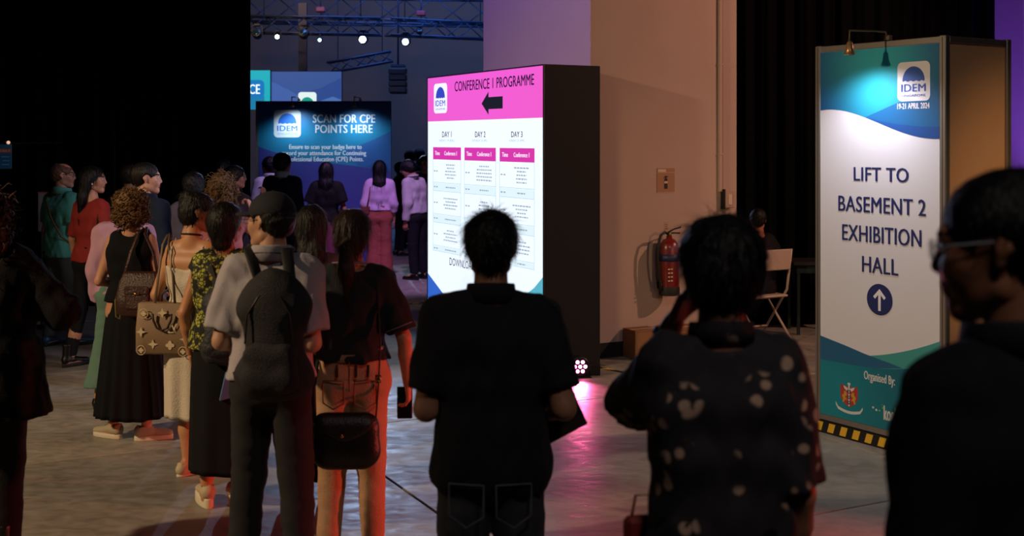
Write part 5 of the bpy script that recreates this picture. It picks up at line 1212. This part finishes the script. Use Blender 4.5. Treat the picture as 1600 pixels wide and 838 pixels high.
bl_ = thing('paper_bag', 'small pale blue carrier bag hanging beside the capped man\'s trousers', 'bag', *at_person(K, (.06,-.16,.59), 20))
MB().plate([(-.05,0),(.05,.02),(.025,.17),(-.01,.18)], -.018, .018).build('body', mat('bag_blue', '4c6aa0', .6), bl_); b = MB(); b.tube([(-.005,0,.17),(.005,0,.24),(.02,0,.17)], .003, 6); b.build('handle', mat('bag_blue', '4c6aa0', .6), bl_)

x, y = XY(424, 360)
Lp = Person('man in a navy cap, glasses and pale grey short sleeved shirt with a backpack', x, y, 1.725, -4, True, 'b98a6e', yaw=66, armL=((.150,-.02,.635),(.085,.10,.60)), armR=((.135,-.02,.635),(.05,.12,.60)), sh=.118, g=1.0, res=.010, feet=((-.075,0,12),(.075,0,-12)))
Lp.hair('cap', '15100f', n=900, slen=.014, res=.005)
GS = mat('shirt_grey', 'a8a0a8', .8, bump=.35, bscale=260, vary=.05); Lp.top(GS, .84, .535, .016, .010, name='shirt', stube=.034, wr=.008, seed=6); Lp.collar(GS, .050, .034)
Lp.trousers(mat('trousers_charcoal', '1a181c', .9, bump=.3, bscale=300), .016, .026, waist=.60, wr=.009, seed=8, flare=.006); Lp.shoes(BL_SH); Lp.glasses(GL); Lp.necklace(STRAPB, .040)
CAPM = mat('cap_navy', '11131f', .85, bump=.3, bscale=300)
f = Field([ell((0,-.016,.045), (.088,.107,.086), .01)], .005); f.cut(lambda P: .030-P[..., 2]-.10*(P[..., 1])); v_, q_ = f.mesh(); cap = link('cap', raw_mesh('cap', (v_*Lp.hs) @ Lp.hr.T+Lp.hc, q_, [CAPM]), Lp.root)
f = Field([ell((0,.095,.028), (.068,.080,.012), .01)], .005); f.cut(lambda P: .060-P[..., 1]); v_, q_ = f.mesh(); link('brim', raw_mesh('brim', (v_*Lp.hs) @ Lp.hr.T+Lp.hc, q_, [CAPM]), cap)
b = MB(); b.tube([Lp.H((-.055,-.088,.030)), Lp.H((-.03,-.116,.022)), Lp.H((0,-.126,.019)), Lp.H((.03,-.116,.022)), Lp.H((.055,-.088,.030))], .007, 8, flat=.4, up=(0,0,1)); b.build('cap_strap', mat('cap_strap_grey', '4a4c58', .6), cap)
bb = MB().sph(Lp.H((0,-.02,.131)), .006, 8, 6); bb.build('cap_button', CAPM, cap)
bkp = thing('backpack', 'large black backpack worn by the man in the navy cap', 'backpack', *at_person(Lp, (.075,-.225,.90), 0))
BKM = mat('backpack_black', '17141a', .75, bump=.4, bscale=180, vary=.15)
f = Field([rc((-.085,0,.07), (.085,0,.07), .085, k=.05, flat=.9), rc((-.08,0,.36), (.08,0,.36), .075, k=.05, flat=.85), rc((0,0,.10), (0,0,.40), .12, k=.06, flat=.75)], .010); f.wobble(.005, 25, 2); v_, q_ = f.mesh(); link('body', raw_mesh('body', v_, q_, [BKM]), bkp)
f = Field([rc((-.06,-.075,.08), (.06,-.075,.08), .065, k=.04, flat=.6), rc((-.055,-.075,.17), (.055,-.075,.17), .055, k=.04, flat=.6)], .010); f.wobble(.004, 35, 4); v_, q_ = f.mesh(); link('front_pocket', raw_mesh('front_pocket', v_, q_, [BKM]), bkp)
b = MB(); b.tube([(-.10,-.082,.22),(-.09,-.085,.34),(-.04,-.082,.42),(.04,-.082,.42),(.09,-.085,.34),(.10,-.082,.22)], .004, 6); b.build('zip', mat('zip_dark', '3a3038', .4, metal=.5), bkp)
b = MB(); b.tube([(-.035,.06,.44),(-.03,.05,.50),(.03,.05,.50),(.035,.06,.44)], .008, 8); b.build('grab_handle', STRAPB, bkp)
for sd in (-1, 1):
    b = MB(); b.tube([(sd*.06-.0,.05,.40),(sd*.075-.04,.10,.52),(sd*.082-.075,.17,.575),(sd*.085-.075,.235,.585),(sd*.09-.075,.32,.52),(sd*.11-.075,.355,.38),(sd*.14-.075,.33,.22),(sd*.172-.075,.22,.08),(sd*.15-.03,.06,.05)], [.022,.026,.028,.028,.026,.022,.014,.010,.010], 10, flat=.32, up=(0,0,1)); b.build('shoulder_strap', STRAPB, bkp)

x, y = XY(550, 339)
M_ = Person('woman in a black t-shirt and tan trousers with a low ponytail, seen from behind', x, y, 1.64, 2, False, 'b87a5c', yaw=-8, armL=((.165,-.04,.625),(.10,.09,.57)), armR=((.185,-.02,.635),(.195,.03,.485)), sh=.120, g=1.0, res=.010, feet=((-.065,0,10),(.06,0,-10)))
M_.hair('ponytail', '2a1814', .27, n=1800, slen=.09, seed=12, res=.005)
TB_ = mat('tshirt_black', '0e0e14', .85, bump=.3, bscale=260); M_.top(TB_, .88, .575, .016, .012, name='t_shirt', stube=.028, wr=.008, seed=13, neck=.046)
b = MB()
TAN = mat('trousers_tan', 'b58a68', .85, bump=.4, bscale=200, vary=.06); M_.trousers(TAN, .012, .020, waist=.615, wr=.006, seed=5, hip=1.05)
b = MB(); 
for x_ in (-.055, .03, .085): 
    b = MB(); b.box((x_-.006,-.012,-.03),(x_+.006,.004,.025), .002); b.build('belt_loop', mat('loop_brown', '3a2218', .6), M_.botobj, (0, -.128-.0*x_, .915))
SEAM = mat('seam_brown', '7a553c', .8)
for sd in (-1, 1):
    b = MB(); b.tube([(sd*.072+a*.048, -.127+.9*max(0, abs(sd*.072+a*.048)-.075)**1.2, .865+v) for a, v in ((-1,0),(0,.003),(1,0),(1.02,-.05),(1,-.10),(0,-.125),(-1,-.10),(-1.02,-.05))], .0035, 5, closed=True); b.build('pocket_seam', SEAM, M_.botobj)
b = MB(); b.tube([(0,-.108,.985),(0,-.120,.94),(0,-.124,.89),(0,-.112,.83),(0,-.085,.79)], .003, 5); b.build('centre_seam', SEAM, M_.botobj)
b = MB(); b.rings([[(.150*math.cos(a)*q, .110*math.sin(a)*q-.004, z) for a in np.linspace(0, 2*math.pi, 36, endpoint=False)] for q, z in ((1.0,.945),(1.03,.946),(1.0,.982),(.97,.982))]); b.build('waistband', mat('waistband_tan', 'a07858', .85), M_.botobj)
for sd in (-1, 1):
    b = MB(); b.tube([(sd*.080,-.088,.60),(sd*.10,-.072,.55),(sd*.118,-.035,.53)], .004, 5); b.build('fabric_crease', TAN, M_.botobj)
M_.shoes(mat('shoe_cream', 'bba98c', .6)); M_.necklace(mat('lanyard_pale', '8a8088', .6), .041, .006)
for i in (0, 1):
    S_, e_, w_ = M_.arm[i]; d_ = (e_-S_)/np.linalg.norm(e_-S_); c_ = S_+(e_-S_)*.80; q1 = np.cross(d_, [0,1,0]); q1 /= np.linalg.norm(q1); q2 = np.cross(d_, q1)
    rr_ = (.031-.0075*.8)*1.64*.86+.028*1.24
    b = MB(); b.tube([c_+(q1*math.cos(a)+q2*math.sin(a))*rr_*1.01 for a in np.linspace(0, 6.283, 24, endpoint=False)], .0022, 5, closed=True); b.build('sleeve_stripe', mat('stripe_pale', '7a7088', .7), M_.topobj)
cb = thing('crossbody_bag', 'black rounded crossbody bag with a gold snap hanging over tan trousers', 'bag', *at_person(M_, (-.01,-.195,.485), 0))
f = Field([rc((-.070,0,.09), (.070,0,.09), .088, k=.04, flat=.55), rc((-.085,0,.19), (.085,0,.19), .066, k=.05, flat=.70)], .008); f.cut(lambda P: P[..., 2]-.262); v_, q_ = f.mesh(); link('body', raw_mesh('body', v_, q_, [BL_SH]), cb)
b = MB(); b = None; f = Field([rc((-.070,0,.09), (.070,0,.09), .093, k=.04, flat=.55), rc((-.085,0,.19), (.085,0,.19), .071, k=.05, flat=.70)], .008); f.cut(lambda P: np.maximum(np.maximum(P[..., 2]-.268, .135+.6*np.abs(P[..., 0])**1.6*3-P[..., 2]), P[..., 1])); v_, q_ = f.mesh(); link('flap', raw_mesh('flap', v_, q_, [mat('leather_flap', '16130f', .4, bump=.2, bscale=120)]), cb); b = MB(); b.sph((-.01,-.060,.165), (.009,.004,.009), 10, 6); b.build('snap', GOLD, cb)
b = MB(); b.tube([(.135,0,.23),(.145,.03,.38),(.15,.07,.54),(.13,.12,.84)], .011, 8, flat=.35, up=(1,0,0)); b.build('strap', STRAPB, cb)
b = MB(); b.tube([(.144,.010,.385),(.145,.012,.42)], .016, 8, flat=.4); b.build('strap_buckle', GOLD, cb)
b = MB(); b.tube([(-.135,0,.23),(-.145,.05,.36),(-.14,.14,.46)], .008, 8); b.build('strap', STRAPB, cb)
phone('black phone in the right hand of the woman with the tan trousers', M_, 1)

x, y = XY(487, 282)
M2 = Person('long haired woman in black with white shoes half hidden between backpack and ponytail', x, y, 1.60, 0, False, 'b88468', armL='fold', armR='fold', feet=((-.05,0,10),(.055,-.03,8)))
M2.hair('long', '0c0a0c', .38, n=900, slen=.10); M2.top(cloth('6e5a66'), .5, .54, name='blouse'); M2.trousers(BLK, .022, .04); M2.shoes(mat('shoe_white', 'cabfae', .6), mat('sole_offwhite', 'd8cdb4', .6), 'sneaker')

# --- at the scan panel
x, y = XY(441, 128)
R1 = Person('taller man in a dark navy jacket facing the left part of the scan panel', x, y, 1.81, -8, True, 'a87468', yaw=-24, armL='fold', armR='fold', sh=.126, g=1.05, res=.014)
R1.hair('full', '0b0a0e', n=700, slen=.025); R1.top(cloth('1a1c30'), 1.95, .47, .02, .01, name='jacket', stube=.026); R1.collar(mat('shirt_white', 'b8c4c8', .8), .050, .035); R1.trousers(DK); R1.shoes(BL_SH)
x, y = XY(422, 119)
R2 = Person('man with white collar facing left, beside the taller man in navy', x, y, 1.75, 20, True, 'a87468', yaw=44, armL='fold', armR='fold', res=.014)
R2.hair('full', '0b0a0e', n=700, slen=.025); R2.top(mat('shirt_white', 'b8c4c8', .8), 1.95, .5, .018, .01, stube=.024); R2.collar(mat('shirt_white', 'b8c4c8', .8), .048, .034); R2.trousers(DK); R2.shoes(BL_SH)
x, y = XY(510, 119)
S_p = Person('woman with long straight black hair in a black blouse facing the scan panel', x, y, 1.68, 0, False, 'b86a58', armL=((.17,-.01,.64),(.10,.12,.60)), armR=((.17,-.01,.64),(.10,.12,.60)), sh=.115, res=.014)
S_p.hair('long', '08070a', .38, n=900, slen=.12); S_p.top(BLK, .75, .50, .018, .012, name='blouse', stube=.045); S_p.skirt(cloth('6a2a48'), .58, .25, .095, .14, 9, .008); S_p.shoes(BL_SH)
x, y = XY(593, 110.5)
T_p = Person('woman in a pale lavender shirt and wide rust red trousers with waist-long black hair', x, y, 1.68, 3, False, 'b87a6a', armL='fold', armR='down', sh=.118, res=.013, feet=((-.05,0,5),(.05,0,-5)))
T_p.hair('long', '070609', .46, n=1100, slen=.14); T_p.top(cloth('c8a8d0'), 1.45, .575, .018, .012, name='shirt', stube=.030); T_p.trousers(cloth('a0504a'), .018, .05, waist=.62, end=.03, flare=.035, wr=.008); T_p.shoes(BL_SH)
T_p.strap(mat('strap_rust', '6e3028', .6), [(-.065,.0,.838),(-.072,-.055,.77),(-.085,-.065,.68),(-.10,-.06,.60)], .010, 'bag_strap')
hb = thing('handbag', 'small rust brown handbag at the hip of the woman in lavender', 'bag', *at_person(T_p, (-.19,-.04,.90), 0))
MB().box((-.06,-.06,0),(.06,.06,.12), .02).build('body', mat('strap_rust', '6e3028', .6), hb); MB().box((-.062,-.064,.07),(.062,-.05,.125), .006).build('flap', mat('strap_rust', '6e3028', .6), hb)
x, y = XY(653, 111)
U_p = Person('man in a white shirt and dark trousers bowing his head by the lightbox', x, y, 1.70, 52, True, 'a8705c', yaw=26, pitch=-28, lean=.16, armL='down', armR='down', res=.013, sh=.115)
U_p.hair('full', '0c0b10', n=800, slen=.03); U_p.top(cloth('b8b0b8'), 1.95, .55, .016, .01, name='shirt', stube=.026); U_p.collar(cloth('b8b0b8'), .048, .032); U_p.trousers(cloth('14161e'), .016, .026, wr=.006); U_p.shoes(BL_SH); U_p.glasses(GL); U_p.necklace(STRAPB, .042)
for i, (px, k, hh, c_, lab, rz) in enumerate(((640,86,1.78,'1c1a22','dim figure in a dark jacket in the crowd beyond the scan panel',20),(625,92,1.60,'28181c','dim shorter figure at the panel edge in the far crowd',-60),(655,80,1.80,'1a2a2c','dim figure farthest back in the crowd by the lightbox',60),(664,97,1.72,'10101a','dark figure at the lightbox edge behind the bowing man',180))):
    x, y = XY(px, k); Z = Person(lab, x, y, hh, rz, i != 1, '7a5040', res=.017, group='crowd beyond the scan panel', armL='fold', armR='fold'); Z.hair('full', '0e0c0f', n=200, slen=.03, res=.010); Z.top(cloth(c_), 1.9, .48, .02, .01, name='jacket', stube=.025); Z.trousers(DK); Z.shoes(BL_SH)
# seated person beside the pillar
W_p = Person('person in black seated on the folding chair beside the plastered pillar', 2.42, F/159.5+.02, 1.60, 28, True, 'a8684c', seated=True, yaw=-42, armL='fold', armR=((.18,-.04,.66),(.12,.10,.62)), res=.013)
W_p.hair('short', '0b0909', n=600, slen=.02); W_p.top(BLK, .8, .49, .016, .008, name='t_shirt', stube=.024)
h_ = W_p.h; base = [rc(W_p.pel-np.array([.08,0,0]), W_p.pel+np.array([.08,0,0]), .064*h_+.014, k=.05)]
for hip_, kn, an, yw in W_p.legs: base += [rc(hip_, kn, .052*h_+.012, .036*h_+.012, k=.03), rc(kn, an, .035*h_+.012, .028*h_+.012, k=.03)]
f = Field(base, .013); f.cut(lambda P: .04-P[..., 2]); f.wobble(.005, 22, 3); W_p.put('trousers', f, DK); W_p.shoes(BL_SH)
